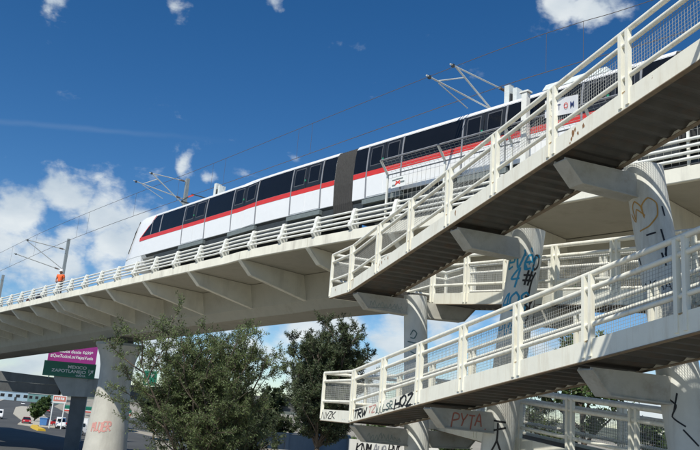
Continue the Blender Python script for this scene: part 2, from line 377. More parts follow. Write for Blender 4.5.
def text_strokes(txt, w=.8, gap=.12, slant=.2, jig=.085, seed=1):
    rr = random.Random(seed); out = []; x = 0
    for ch in txt:
        if ch in FONT:
            dy = rr.uniform(-jig,jig)*1.5
            for st in FONT[ch]:
                out.append([(x + px*w + slant*py + rr.uniform(-jig,jig)*.5, py + dy + rr.uniform(-jig,jig)*.5) for px,py in st])
        x += w + gap
    return out, x - gap
def fine(st, step):
    out = []
    for i in range(len(st)-1):
        a, b2 = Vector(st[i]), Vector(st[i+1]); n = max(1, int((b2-a).length/step))
        out += [a.lerp(b2, k/n) for k in range(n)]
    return out + [Vector(st[-1])]
def spl(st, n=5):
    P_ = [Vector(q) for q in st]; out = []
    for i in range(len(P_)-1):
        p0 = P_[max(i-1,0)]; p1 = P_[i]; p2 = P_[i+1]; p3 = P_[min(i+2,len(P_)-1)]
        for k in range(n):
            t = k/n; c_ = .5*((2*p1)+(p2-p0)*t+(2*p0-5*p1+4*p2-p3)*t*t+(3*p1-p0-3*p2+p3)*t**3); out.append(c_*.6+p1.lerp(p2,t)*.4)
    return out+[P_[-1]]
def ribbon(name, strokes, width, surf, m, parent):
    """strokes: lists of (a, b) on a surface map surf(a, b, lift) -> 3D point"""
    b = MB()
    for st in strokes:
        if len(st) > 2: st = spl(st)
        q = fine([(*s_,) for s_ in st], width*1.5)
        if len(q) < 2: continue
        vs = []
        for i, c in enumerate(q):
            d = (q[min(i+1,len(q)-1)] - q[max(i-1,0)])
            if d.length < 1e-6: d = Vector((1,0))
            d.normalize(); nn = Vector((-d.y, d.x))*width/2
            vs += [surf(c.x+nn.x, c.y+nn.y, .004), surf(c.x-nn.x, c.y-nn.y, .004)]
        k = len(q)
        b.add(vs, [(2*i, 2*i+1, 2*i+3, 2*i+2) for i in range(k-1)])
    return b.build(name, m, parent, recalc=False)
def put(strokes, x0, y0, sx, sy):
    return [[(x0+a*sx, y0+c*sy) for a,c in st] for st in strokes]

# ------------------------------------------------------------------ pedestrian zigzag ramp
A21 = math.radians(21)
DV = Vector((math.sin(A21), -math.cos(A21), 0)); NB = Vector((math.cos(A21), math.sin(A21), 0)); P0 = Vector((.161, 23.0, 0))
ZV = Vector((0,0,1))
def RW(s, w, z): return P0 + DV*s + NB*w + ZV*z
def interp(pts, s):
    for i in range(len(pts)-1):
        if s <= pts[i+1][0] or i == len(pts)-2:
            a, b = pts[i], pts[i+1]; t = (s-a[0])/(b[0]-a[0]); return a[1] + t*(b[1]-a[1])
HS = .33      # stringer height
def ramp(label, prof, w0, w1, stations, loc, end_left=False, pair=.17, mesh0=True, hand=(True,True), group=None, cross_end=None):
    t = thing('pedestrian_ramp', label, 'ramp', loc, group)
    sA, sB = prof[0][0], prof[-1][0]
    # corrugated deck
    b = MB(); s = sA; rings = []
    step = .085; k = 0
    top = []; bot = []
    while s <= sB + 1e-6:
        zz = interp(prof, s); dz = [.004,.004,.055,.055][k%4]
        bot.append((s, zz+dz)); top.append((s, zz+.26)); s += step; k += 1
    wa, wb = w0+.045, w1-.045
    n = len(bot)
    vs = [RW(s_,wa,z_) for s_,z_ in bot]+[RW(s_,wb,z_) for s_,z_ in bot]+[RW(s_,wa,z_) for s_,z_ in top]+[RW(s_,wb,z_) for s_,z_ in top]
    fs = [(i,i+1,n+i+1,n+i) for i in range(n-1)]+[(2*n+i,3*n+i,3*n+i+1,2*n+i+1) for i in range(n-1)]
    fs += [(i,2*n+i,2*n+i+1,i+1) for i in range(n-1)]+[(n+i,n+i+1,3*n+i+1,3*n+i) for i in range(n-1)]
    fs += [(0,n,3*n,2*n),(n-1,2*n+n-1,3*n+n-1,n+n-1)]
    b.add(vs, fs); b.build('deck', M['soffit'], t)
    sides = []
    for side, w in ((0,w0),(1,w1)):
        sg = -1 if side == 0 else 1
        b = MB()
        for i in range(len(prof)-1):
            (s0,z0),(s1,z1) = prof[i], prof[i+1]
            dn = 0; b.prism([RW(s0,w-.04,z0-dn),RW(s1,w-.04,z1-dn),RW(s1,w-.04,z1+HS),RW(s0,w-.04,z0+HS)], NB*.08)
        st = b.build('stringer', M['ramp'], t)
        b = MB()
        for i in range(len(prof)-1):
            (s0,z0),(s1,z1) = prof[i], prof[i+1]
            wl, wr = (w-.05, w+.055) if side == 0 else (w-.055, w+.05)
            dn = 0; b.prism([RW(s0,wl,z0-.018-dn),RW(s1,wl,z1-.018-dn),RW(s1,wl,z1-.003-dn),RW(s0,wl,z0-.003-dn)], NB*(wr-wl))
        b.build('flange', M['flange'], st)
        sides.append(st)
        if not hand[side]: continue
        pr = [q for q in prof]
        for nm, h, r in (('top_rail',1.44,.05),('middle_rail',1.19,.046),('bottom_rail',.58,.043)):
            b = MB(); b.tube([RW(s_, w + (sg*-.0), z_+h) for s_,z_ in pr], r, 10); b.build(nm, M['rail'], t, smooth=40)
        for i, s_ in enumerate(stations):
            offs = (-pair/2, pair/2) if 0 < i < len(stations)-1 else (0,)
            for o_ in offs:
                ss = min(max(s_+o_, sA+.05), sB-.05); z_ = interp(prof, ss)
                b = MB(); c = RW(ss, w-sg*.012+sg*.03, 0); 
                b.hexa([c-DV*.035-NB*.045+ZV*(z_+.05), c+DV*.035-NB*.045+ZV*(z_+.05), c+DV*.035+NB*.045+ZV*(z_+.05), c-DV*.035+NB*.045+ZV*(z_+.05),
                        c-DV*.035-NB*.045+ZV*(z_+1.42), c+DV*.035-NB*.045+ZV*(z_+1.42), c+DV*.035+NB*.045+ZV*(z_+1.42), c-DV*.035+NB*.045+ZV*(z_+1.42)])
                b.build('post', M['ramp'], t)
        wm = w - sg*.028
        for i in range(len(stations)-1):
            a, c = stations[i]+.10, stations[i+1]-.10
            b = MB(); n = int((c-a)/.062)
            for j in range(n+1):
                ss = a+(c-a)*j/n; z_ = interp(prof, ss)
                b.box(RW(ss, wm, z_+.885), DV*.0026, NB*.0026, ZV*.29)
            for j in range(10):
                h = .60 + .064*j
                b.bar(RW(a, wm+.006, interp(prof,a)+h), RW(c, wm+.006, interp(prof,c)+h), .0052, .0052)
            b.build('mesh_panel', M['wire'], t)
    return t, sides
def end_rail(t, s, wa, wb, z, name_suffix=''):
    for nm, h, r in (('end_top_rail',1.44,.05),('end_middle_rail',1.19,.046),('end_bottom_rail',.58,.043)):
        b = MB(); b.tube([RW(s,wa,z+h),RW(s,wb,z+h)], r, 10); b.build(nm, M['rail'], t, smooth=40)
    k = 3
    for i in range(1,k):
        w = wa+(wb-wa)*i/k
        b = MB(); b.box(RW(s,w,z+.74), DV*.045, NB*.035, ZV*.69); b.build('post', M['ramp'], t)
    b = MB(); n = int((wb-wa)/.062)
    for j in range(1,n): b.box(RW(s+.02, wa+(wb-wa)*j/n, z+.885), DV*.0026, NB*.0026, ZV*.29)
    for j in range(10): b.bar(RW(s+.03,wa,z+.60+.064*j), RW(s+.03,wb,z+.60+.064*j), .007,.007)
    b.build('end_mesh_panel', M['wire'], t)
    b = MB(); b.prism([RW(s-.04,wa,z),RW(s-.04,wb,z),RW(s-.04,wb,z+HS),RW(s-.04,wa,z+HS)], DV*.08); b.build('end_stringer', M['ramp'], t)

RG = 'ramp flights of the zigzag footbridge'
WF0, WF1, WB0, WB1 = 0.0, 1.40, 2.78, 4.2
SEND = 15.5
upz = lambda s: 5.85 + .138*max(s,0)
loz = lambda s: 2.0 + .134*max(s-.7,0)
bkz = lambda s: 5.83 - .107*max(s,0)
lbz = lambda s: 2.0 - .078*max(s-.7,0)
UP = [(-1.75,5.85),(0,5.85),(SEND,upz(SEND)),(SEND+2,upz(SEND))]
LO = [(-1.62,2.0),(.7,2.0),(SEND,loz(SEND)),(SEND+2,loz(SEND))]
BK = [(-1.75,5.83),(0,5.83),(SEND,bkz(SEND)),(SEND+2,bkz(SEND))]
LB = [(-1.62,2.0),(.7,2.0),(SEND+2,lbz(SEND+2)),(26,.02)]
t_up, s_up = ramp('topmost front ramp flight, cream railings, rising to the upper right corner above the others', UP, WF0, WF1,
            [-1.70,0,2,4,6,8,10,12,14,16,17.4], RW(0,.7,5.85), group=RG)
t_lo, s_lo = ramp('lower front ramp flight with graffiti tags along its cream side, ending beside the dark tree', LO, WF0, WF1,
            [-1.57,.9,2.9,4.95,6.95,9.0,11.05,13.1,15.1,17.4], RW(0,.7,2.0), group=RG)
t_bk, s_bk = ramp('middle ramp flight behind the grey columns, directly below the viaduct', BK, WB0, WB1,
            [-1.70,0.1,2.2,4.3,6.4,8.5,10.6,12.7,14.8,17.4], RW(0,3.5,5.83), group=RG)
t_lb, s_lb = ramp('lowest ramp flight, behind the columns and sloping down to the right in front of bushes', LB, WB0, WB1,
            [-1.57,.9,3.0,5.0,7.0,9.0,11.0,13.0,15.0,17.0,19,21,23,25.5], RW(0,3.5,2.0), group=RG)
for t_, z_ in ((t_up,5.85),(t_lo,2.0)):
    e = -1.75 if t_ is t_up else -1.62
    end_rail(t_, e+.045, WF0+.05, WB1-.05, z_)
    b = MB(); s0, s1 = e+.06, 0.0      # landing plate bridging the two flights
    b.hexa([RW(s0,WF1+.045,z_+.12),RW(s1,WF1+.045,z_+.12),RW(s1,WB0-.045,z_+.12),RW(s0,WB0-.045,z_+.12),
            RW(s0,WF1+.045,z_+.25),RW(s1,WF1+.045,z_+.25),RW(s1,WB0-.045,z_+.25),RW(s0,WB0-.045,z_+.25)])
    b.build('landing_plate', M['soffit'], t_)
# right-hand landings (outside the frame) and the footbridge over the street they lead to
for t_, z_ in ((t_up,upz(SEND)),(t_lo,loz(SEND))):
    b = MB(); b.hexa([RW(SEND+.1,WF1+.045,z_+.12),RW(SEND+2,WF1+.045,z_+.12),RW(SEND+2,WB0-.045,z_+.12),RW(SEND+.1,WB0-.045,z_+.12),
            RW(SEND+.1,WF1+.045,z_+.25),RW(SEND+2,WF1+.045,z_+.25),RW(SEND+2,WB0-.045,z_+.25),RW(SEND+.1,WB0-.045,z_+.25)])
    b.build('landing_plate', M['soffit'], t_)
zt = upz(SEND)
fb = thing('footbridge', 'cream footbridge deck crossing the street from the top landing, right of the picture', 'footbridge', RW(15,-6,zt))
b = MB(); b.hexa([RW(14.56,-14,zt+.08),RW(16.8,-14,zt+.08),RW(16.8,-.08,zt+.08),RW(14.56,-.08,zt+.08),RW(14.56,-14,zt+.26),RW(16.8,-14,zt+.26),RW(16.8,-.08,zt+.26),RW(14.56,-.08,zt+.26)])
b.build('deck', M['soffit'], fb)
for s_ in (14.51,16.85):
    b = MB(); b.hexa([RW(s_-.04,-14,zt),RW(s_+.04,-14,zt),RW(s_+.04,-.08,zt),RW(s_-.04,-.08,zt),RW(s_-.04,-14,zt+.5),RW(s_+.04,-14,zt+.5),RW(s_+.04,-.08,zt+.5),RW(s_-.04,-.08,zt+.5)])
    b.build('stringer', M['ramp'], fb)
    b = MB()
    for h in (1.44,1.19,.58+.1): b.tube([RW(s_,-14,zt+h),RW(s_,-.08,zt+h)], .045, 8)
    b.build('rail', M['rail'], fb, smooth=40)
    for k in range(8):
        b = MB(); b.box(RW(s_,-13.9+1.95*k,zt+.9), DV*.035, NB*.04, ZV*.52); b.build('post', M['ramp'], fb)

# graffiti on the lower front stringer (front face w = -0.04)
def flat_front(s, z, lift): return RW(s, -.04-lift, z)
def on_stringer(txt, s0, s1, h, m, name, wd, zoff=.05, sl=.134, seed=1, parent=None):
    st, wdt = text_strokes(txt, seed=seed)
    z0 = loz(s0)+zoff
    k = (s1-s0)/wdt
    out = [[(s0+a*k, z0+c*h+ (s0+a*k-max(s0,.7))*sl*(1 if s0 > .7 else 0)) for a,c in q] for q in st]
    return ribbon(name, out, wd, flat_front, m, parent or s_lo[0])
on_stringer('NYZK', -1.5, -.35, .20, M['black'], 'graffiti', .030, .06, seed=3)
on_stringer('~..', .1, .5, .10, M['blue'], 'graffiti', .03, .08, seed=4)
on_stringer('TRW', 1.08, 1.95, .22, M['black'], 'graffiti', .055, .05, seed=5)
on_stringer('TZ', 2.08, 2.55, .17, M['pinksp'], 'graffiti', .03, .09, seed=6)
on_stringer('WeLSR', 2.62, 3.6, .18, M['dkgreen'], 'graffiti', .032, .07, seed=7)
on_stringer('HOZ', 3.72, 4.66, .25, M['black'], 'graffiti', .06, .045, seed=8)
ribbon('graffiti', [[(2.6,loz(2.6)+.06),(3.1,loz(3.1)+.10),(3.7,loz(3.7)+.05)],[(3.68,loz(3.68)+.04),(4.2,loz(4.2)+.07),(4.75,loz(4.75)+.03)],[(4.3,loz(4.3)+.28),(4.5,loz(4.5)+.06)]], .018, flat_front, M['black'], s_lo[0])

# rust streaks and scabs under the posts
def streaks(parent, zf, stations):
    r = random.Random(5)
    for s_ in stations:
        b = MB(); x0 = s_-.11; tops = []; bots = []; n = 23      # one ragged-edged stain across the foot of each pair of posts
        vs = []
        for k in range(n):
            x = x0+.22*k/(n-1); near = min(abs(x-s_+.085),abs(x-s_-.085)); l = max(.012, r.uniform(.10,.30)*(1 if near < .016 else .12))
            z = zf(x)+HS-.004
            vs += [RW(x,-.0425,z),RW(x,-.0425,z-l)]
        b.add(vs,[(2*k,2*k+1,2*k+3,2*k+2) for k in range(n-1)])
        b.build('rust_streak', M['stk'], parent, recalc=False)
M['stk'] = mat('rust streak', (.42,.31,.17), .8, .25, 20)
streaks(s_up[0], upz, [0.2,2,4,6,8,10,12]); streaks(s_lo[0], loz, [1,2.9,4.95,6.95,9.0,11.05,13.1])
b = MB(); r = random.Random(9)
for (s_,dz) in [(10.62,.10),(10.66,.2),(10.80,.13),(10.72,.24),(10.58,.04),(2.2,.2),(2.35,.22),(2.55,.25),(2.75,.24),(2.1,.16),(10.95,.2),(6.4,.2),(.05,.1),(-1.2,.2)]:
    z = upz(s_)+dz; n = 9; R = r.uniform(.015,.05)
    b.add([RW(s_+math.cos(2*PI*j/n)*R*r.uniform(.5,1.2), -.0428, z+math.sin(2*PI*j/n)*R*r.uniform(.8,1.9)) for j in range(n)], [tuple(range(n))])
b.build('rust_patch', M['rust'], s_up[0], recalc=False)

# ------------------------------------------------------------------ columns with cantilever brackets
WC = 2.1
def column(label, top, bot, r0, sfr, tags):
    """top/bot = (s, z) of the axis; sfr = s of the brackets at each level"""
    zt_ = top[1]; k = (top[0]-bot[0])/(top[1]-bot[1])
    ax = lambda z: top[0] + (z-top[1])*k
    t = thing('ramp_column', label, 'column', RW(ax(0),WC,0), 'columns of the zigzag ramp')
    b = MB(); n = 40; rings = []
    for i in range(15):
        z = -.3 + (zt_+.3)*i/14
        rings.append([RW(ax(z)+math.cos(2*PI*j/n)*r0, WC+math.sin(2*PI*j/n)*r0, z) for j in range(n)])
    b.loft(rings); sh = b.build('shaft', M['column'], t, smooth=50)
    
    for (zl, side) in sfr:
        z = zl; d = .46; sg = side
        wi = WC + sg*(r0-.05); wo = (WF0+.06 if sg < 0 else WB1-.06)
        s0 = ax(z)
        b = MB()
        for off in (-.15,.15):
            sl_ = upz(s0+off) - upz(s0)
            b.prism([RW(s0+off-.012,wi,z-.02-d),RW(s0+off-.012,wo-sg*.38,z-.02-d*.92),RW(s0+off-.012,wo,z-.02-.05),RW(s0+off-.012,wo,z-.022),RW(s0+off-.012,wi,z-.022)], DV*.024)
        br = b.build('bracket', M['bracket'], t)
        b = MB()
        b.prism([RW(s0-.2,wi,z-.02-d-.03),RW(s0-.2,wo-sg*.38,z-.02-d*.92-.03),RW(s0-.2,wo-sg*.38,z-.02-d*.92-.002),RW(s0-.2,wi,z-.02-d-.002)], DV*.4)
        b.prism([RW(s0-.2,wo-sg*.38,z-.02-d*.92-.03),RW(s0-.2,wo-sg*.002,z-.07),RW(s0-.2,wo-sg*.01,z-.045),RW(s0-.2,wo-sg*.39,z-.02-d*.92)], DV*.4)
        b.build('flange', M['bracket'], br)
    return t, sh, ax
def surf_col(ax, r0, a0=0):
    # a = arc length (m) to the right seen from the street side, b = height
    # direction of the camera side: -NB, rotated with a
    def f(a, z, lift):
        g = (a+a0)/r0
        return RW(ax(z), WC, z) + (-NB*math.cos(g) + DV*math.sin(g))*(r0+lift)
    return f
R0C = .40
def lev(s): return [(upz(s)-.02,-1),(bkz(s)-.02,1),(loz(s)-.02,-1),(lbz(s)-.02,1)]
c1, sh1, ax1 = column('farthest grey ramp column, plain and upright beside the end landing', (.25,5.95),(.85,1.6), .36, [(5.83,-1),(5.81,1),(1.98,-1),(1.98,1)], [])
c2, sh2, ax2 = column('middle grey ramp column covered in blue and black spray tags', (6.25,6.86),(5.2,2.1), .39, [(upz(6.2)-.06,-1),(bkz(6.0)-.02,1),(loz(5.3)-.06,-1),(lbz(5.3)-.02,1)], [])
c3, sh3, ax3 = column('nearest grey ramp column with an orange heart scribble, at the right edge', (10.1,7.42),(11.0,2.6), .37, [(upz(10.1)-.04,-1),(bkz(10.4)-.02,1),(loz(10.9)-.06,-1),(lbz(11.2)-.02,1)], [])
S2 = surf_col(ax2,.39,.30); S3 = surf_col(ax3,.37,.12); S1 = surf_col(ax1,.36,.33)
st,w_ = text_strokes('ever', seed=21); ribbon('graffiti', put(st, -.36,5.92,.85/w_,.44), .05, S2, M['blue'], sh2)
st,w_ = text_strokes('4', seed=22); ribbon('graffiti', put(st, -.20,5.42,.26,.46), .05, S2, M['blue'], sh2)
st,w_ = text_strokes('#', seed=23); ribbon('graffiti', put(st, .08,5.47,.28,.36), .05, S2, M['black'], sh2)
st,w_ = text_strokes('409', seed=24); ribbon('graffiti', put(st, -.38,4.88,.66/w_,.44), .05, S2, M['blue'], sh2)
st,w_ = text_strokes('30', seed=25); ribbon('graffiti', put(st, .14,4.90,.4/w_,.38), .05, S2, M['black'], sh2)
st,w_ = text_strokes('ever', seed=26); ribbon('graffiti', put(st, -.42,4.3,.75/w_,.36), .04, S2, M['blue'], sh2)
ribbon('graffiti', [[(.36,6.25),(.30,6.08),(.36,5.9),(.46,6.0),(.46,6.2),(.36,6.25)],[(.42,5.85),(.33,5.65),(.30,5.3),(.38,5.1),(.44,5.2)],[(.30,5.0),(.36,4.8),(.30,4.6)]], .05, S2, M['black'], sh2)
ribbon('graffiti', [[(.05,6.35),(.1,6.2)],[(.12,6.0),(.17,5.9)],[(.2,6.4),(.24,6.3)],[(.22,6.1),(.2,6.0)]], .035, S2, M['blue'], sh2)
ribbon('graffiti', [[(-.16,6.25),(-.2,6.5),(-.12,6.62),(.0,6.5),(.04,6.25),(.02,6.5),(  .16,6.66),(.3,6.55),(.28,6.3),(.1,6.08),(-.1,6.0)],[(-.28,6.4),(-.16,6.2),(-.1,6.45),(.06,6.3)]], .028, S3, M['orange'], sh3)
ribbon('graffiti', [[(.30,6.02),(.33,5.7),(.30,5.4)],[(.10,5.62),(.36,5.78),(.30,5.5)],[(.02,5.9),(.2,5.95)],[(-.26,5.5),(-.22,5.35)],[(.24,5.55),(.28,5.3)],[(.40,6.5),(.42,6.3)]], .035, S3, M['black'], sh3)
st,w_ = text_strokes('NKAA', seed=31); ribbon('graffiti', put(st, -.2,4.85,.5/w_,.16), .018, S3, M['black'], sh3)
ribbon('graffiti', [[(-.2,3.0),(.05,2.8),(-.05,2.6),(.15,2.45)],[(.0,2.7),(.1,3.0)],[(.1,2.4),(.3,2.15)]], .03, S3, M['black'], sh3)
ribbon('graffiti', [[(.02,2.3),(.05,1.9),(-.08,1.55)],[(.05,1.9),(.2,1.6)],[(-.15,2.1),(.22,2.2)],[(-.1,2.35),(.2,2.32)]], .045, S2, M['black'], sh2)
ribbon('graffiti', [[(-.1,4.7),(.0,4.85),(.1,4.75),(.02,4.6),(-.1,4.62)],[(-.2,4.5),(.1,4.45)],[(-.1,4.2),(.1,4.1),(.05,3.9)]], .035, S1, M['dkgreen'], sh1)
ribbon('graffiti', [[(.1,3.9),(.22,3.6),(.12,3.3)],[(.05,3.6),(.28,3.55)],[(.2,3.2),(.25,2.9)]], .035, S1, M['black'], sh1)
# red tag on the bracket of the middle column, lower level; dull tag on the far bracket
zb = loz(5.3)-.06
def brk(s_, zref):
    def f(a, z, lift): return RW(s_-.165-lift, a, z)
    return f
def brk_right(s_): 
    def f(a, z, lift): return RW(s_+.164+lift, 2.1-a, z)
    return f
s2_ = ax2(zb)
st,w_ = text_strokes('PYTA.', seed=41); ribbon('graffiti', put(st, .62,zb-.41,1.0/w_,.30), .034, lambda a,z,l: RW(s2_+.164+l, a, z), M['redsp'], c2)
def scrawl(a0, a1, z, h, seed):
    r = random.Random(seed); n = 26
    return [[(a0+(a1-a0)*k/n+r.uniform(-.02,.03), z+h*(.5+.5*math.sin(k*2.1+r.uniform(-.6,.6)))*r.uniform(.5,1)) for k in range(n+1)],
            [(a0+.1,z-.02),(a0+.5*(a1-a0),z+.02),(a1-.05,z-.03)]]
ribbon('graffiti', scrawl(.5,1.6,5.83-.40,.24,42), .022, lambda a,z,l: RW(ax1(5.83)+.164+l, a, z), M['faint'], c1)
ribbon('graffiti', scrawl(.5,1.5,1.98-.40,.24,43), .022, lambda a,z,l: RW(ax1(1.98)+.164+l, a, z), M['faint'], c1)
# ------------------------------------------------------------------ printed lettering
def text_mesh(txt, size, origin, xdir, ydir, m, parent, name='lettering', align='LEFT', bold=.0, sx=1., lift=.01):
    cu = bpy.data.curves.new(name, 'FONT'); cu.body = txt; cu.size = size; cu.align_x = align; cu.offset = bold; cu.extrude = 0
    tmp = bpy.data.objects.new(name, cu); COL.objects.link(tmp)
    dg = bpy.context.evaluated_depsgraph_get(); dg.update()
    me = bpy.data.meshes.new_from_object(tmp.evaluated_get(dg))
    bpy.data.objects.remove(tmp); bpy.data.curves.remove(cu)
    X = Vector(xdir).normalized(); Y = Vector(ydir).normalized(); Z = X.cross(Y)
    o_ = Vector(origin) + Z*lift - (BASE.get(parent, Vector()) if parent else Vector())
    for v in me.vertices:
        v.co = o_ + X*v.co.x*sx + Y*v.co.y
    me.materials.clear(); me.materials.append(m)
    o = bpy.data.objects.new(name, me); COL.objects.link(o)
    if parent: o.parent = parent; BASE[o] = BASE[parent]
    return o

# white banner behind the upper railing
bn = thing('banner', 'white banner with blue and red lettering tied behind the topmost ramp railing', 'banner', RW(10.2,.0,8.1))
b = MB(); cs = [(9.72,8.15),(10.73,7.93),(10.74,8.27),(9.72,8.52)]
ns = 14
for j in range(2):
    pass
rings = []
for i in range(ns+1):
    u_ = i/ns; 
    bl = Vector(cs[0]).lerp(Vector(cs[1]),u_); tl = Vector(cs[3]).lerp(Vector(cs[2]),u_); dw = .003*math.sin(u_*11)
    rings.append([RW(bl.x,.012+dw,bl.y),RW(tl.x,.012+dw,tl.y),RW(tl.x,.018+dw,tl.y),RW(bl.x,.018+dw,bl.y)])
b.loft(rings); bn_sheet = b.build('sheet', mat('white banner vinyl',(.76,.77,.78),.5,.03,4), bn)
M['bblue'] = mat('blue print',(.03,.05,.17),.5,.05,4)
bx = (RW(cs[1][0],0,cs[1][1])-RW(cs[0][0],0,cs[0][1])).normalized()
for ch, s_, mm in (('S',9.93,'bblue'),('T',10.13,'bblue'),('O',10.32,'redpan'),('M',10.51,'bblue')):
    u_ = (s_-cs[0][0])/1.01; z = cs[0][1]+(cs[1][1]-cs[0][1])*u_ + .10
    text_mesh(ch, .165, RW(s_, .008, z+.015), bx, ZV, M[mm], bn, bold=.002, sx=1.0, lift=.006)

# ------------------------------------------------------------------ viaduct
VU = Vector((.655,-.756,0)).normalized(); VB = Vector((.756,.655,0)).normalized()
EDGE = 27.55
def drop(t):
    q = -38 - t
    if q <= 0: return 0
    return .0225*q + .00004*q*q if q > 6 else .0225*q*q/12 + .00004*q*q
def V(t, o, z): return VU*t + VB*o + ZV*(z - drop(t))
RIBS = [-142,-135.5,-129,-122.5,-116,-109.5,-103.5,-98,-92.8,-87.4,-81.9,-76.3,-74.6,-69.2,-63.5,-56.7,-49.6,-42.9,-35.6,-28.5,-21.4,-14.3,-7.2,0,7,14]
vd = thing('viaduct', 'pale concrete railway viaduct with ribbed underside carrying the white train', 'viaduct', V(-40,34,0))
T0, T1 = -150, 20
ts = [T0 + (T1-T0)*i/68 for i in range(69)]
def sweep(name, poly, m, parent, smooth=False):
    b = MB(); b.loft([[V(t,o,z) for o,z in poly] for t in ts]); return b.build(name, m, parent, smooth)
OE = EDGE; OFAR = EDGE + 14.8
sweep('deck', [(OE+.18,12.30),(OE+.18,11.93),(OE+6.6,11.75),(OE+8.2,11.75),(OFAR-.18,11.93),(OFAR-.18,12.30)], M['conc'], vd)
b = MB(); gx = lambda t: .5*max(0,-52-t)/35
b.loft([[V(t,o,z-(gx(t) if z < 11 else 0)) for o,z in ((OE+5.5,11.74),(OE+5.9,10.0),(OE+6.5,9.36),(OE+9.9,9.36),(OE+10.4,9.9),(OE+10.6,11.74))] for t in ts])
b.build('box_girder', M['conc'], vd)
sweep('far_fascia', [(OFAR-.18,11.85),(OFAR,11.85),(OFAR,12.42),(OFAR-.18,12.42)], M['fascia'], vd)
# fascia panels: one per bay with a narrow joint
for i in range(len(RIBS)-1):
    a, c = RIBS[i]+.018, RIBS[i+1]-.018
    if c-a < 1: 
        pass
    b = MB(); n = max(2,int((c-a)/1.5))
    b.loft([[V(a+(c-a)*k/n,o,z) for o,z in ((OE,11.86),(OE+.02,11.83),(OE+.2,11.83),(OE+.2,12.42),(OE,12.42))] for k in range(n+1)])
    b.build('fascia_panel', M['fascia'], vd)
for t in RIBS:
    b = MB()
    prof = [(OE+.06,11.825),(OE+1.0,10.98),(OE+6.3,9.92),(OE+5.75,11.74),(OE+.3,11.90)]
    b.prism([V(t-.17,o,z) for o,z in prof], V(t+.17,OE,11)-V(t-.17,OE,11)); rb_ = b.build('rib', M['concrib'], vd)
    b = MB()
    b.prism([V(t-.19,o,z) for o,z in ((OE+.03,11.80),(OE+.98,10.94),(OE+6.28,9.885),(OE+6.29,9.93),(OE+1.01,10.99),(OE+.07,11.835))], V(t+.19,OE,11)-V(t-.19,OE,11))
    b.build('rib_lit_strip', M['fascia'], rb_)  # pale strip added to imitate light along the rib's lower edge
    b = MB()
    prof2 = [(2*OE+14.8-o, z) for o,z in prof]
    b.prism([V(t-.14,o,z) for o,z in prof2], V(t+.14,OE,11)-V(t-.14,OE,11)); b.build('rib', M['concrib'], vd)
# rail plinths
for o in (29.0,30.4,36.9,38.3):
    sweep('rail_plinth', [(o-.18,12.30),(o+.18,12.30),(o+.18,12.72),(o-.18,12.72)], M['conc'], vd)
# pier
pr_ = thing('viaduct_pier', 'round concrete viaduct pier with red graffiti, half behind the feathery tree', 'pier', (-22.65,79.5,LOW))
AX = Vector((-22.65,79.5,0))
b = MB(); n = 48; rings = []
for z, r_ in [(LOW-.3,2.3),(LOW+.4,2.25),(-2,2.05),(1,1.83),(2.8,1.66),(4.1,1.60),(5.3,1.66),(6.2,1.85),(6.9,2.15),(7.3,2.4)]:
    rings.append([AX+Vector((math.cos(2*PI*j/n)*r_, math.sin(2*PI*j/n)*r_, z)) for j in range(n)])
b.loft(rings); psh = b.build('shaft', M['pier'], pr_, smooth=50)
b = MB(); b.box(AX+ZV*7.46, VU*1.45, VB*2.0, ZV*.16); b.build('bearing_cap', M['pier'], pr_)
b = MB()
for q in (-1,1): b.box(AX+VU*q*1.0+ZV*7.72, VU*.35, VB*.8, ZV*.16)
b.build('bearing_pad', M['under'], pr_)
def surf_pier(a, z, lift):
    r_ = 2.05 + (z+2)/(3)*(-.22) if z > -2 else 2.25-(z-LOW-.4)/2.6*.2
    d = Vector((AX.x, AX.y, 0)).normalized(); sd = Vector((d.y,-d.x,0)); g = a/r_
    return AX + ZV*z + (-d*math.cos(g) + sd*math.sin(g))*(r_+lift+.02)
st,w_ = text_strokes('MUJER', seed=51); ribbon('graffiti', put(st, -1.75,-1.15,1.95/w_,.85), .15, surf_pier, M['pinksp'], psh)

# railing along the viaduct edge
vr = thing('viaduct_railing', 'white viaduct edge railing of fin posts and four pipes beside the train', 'railing', V(-40,EDGE,12.42))
PT = []
t = -28.3
while t > -125: PT.append(t); t -= 3.36
for t in PT:
    b = MB()
    prof = [(OE+.42,12.425),(OE-.02,12.425),(OE-.20,12.60),(OE-.20,12.78),(OE-.04,13.02),(OE+.02,13.40),(OE+.12,13.72),(OE+.32,13.72),(OE+.32,13.3),(OE+.44,12.9)]
    b.prism([V(t-.12,o,z) for o,z in prof], V(t+.12,OE,12)-V(t-.12,OE,12)); b.build('fin_post', M['whiter'], vr)
for h,o in ((12.70,OE-.02),(12.98,OE+.07),(13.28,OE+.15),(13.58,OE+.22)):
    b = MB(); tt = [-126+2*i for i in range(0,72) if -126+2*i <= 16]
    b.tube([V(t,o,h) for t in tt], .07, 8); b.build('rail', M['whiter'], vr, smooth=50)
t = -21.2
while t < 14:
    b = MB(); b.box(V(t,OE+.1,13.1), VU*.09, VB*.09, ZV*.66); b.build('post', M['whiter'], vr); t += 3.3

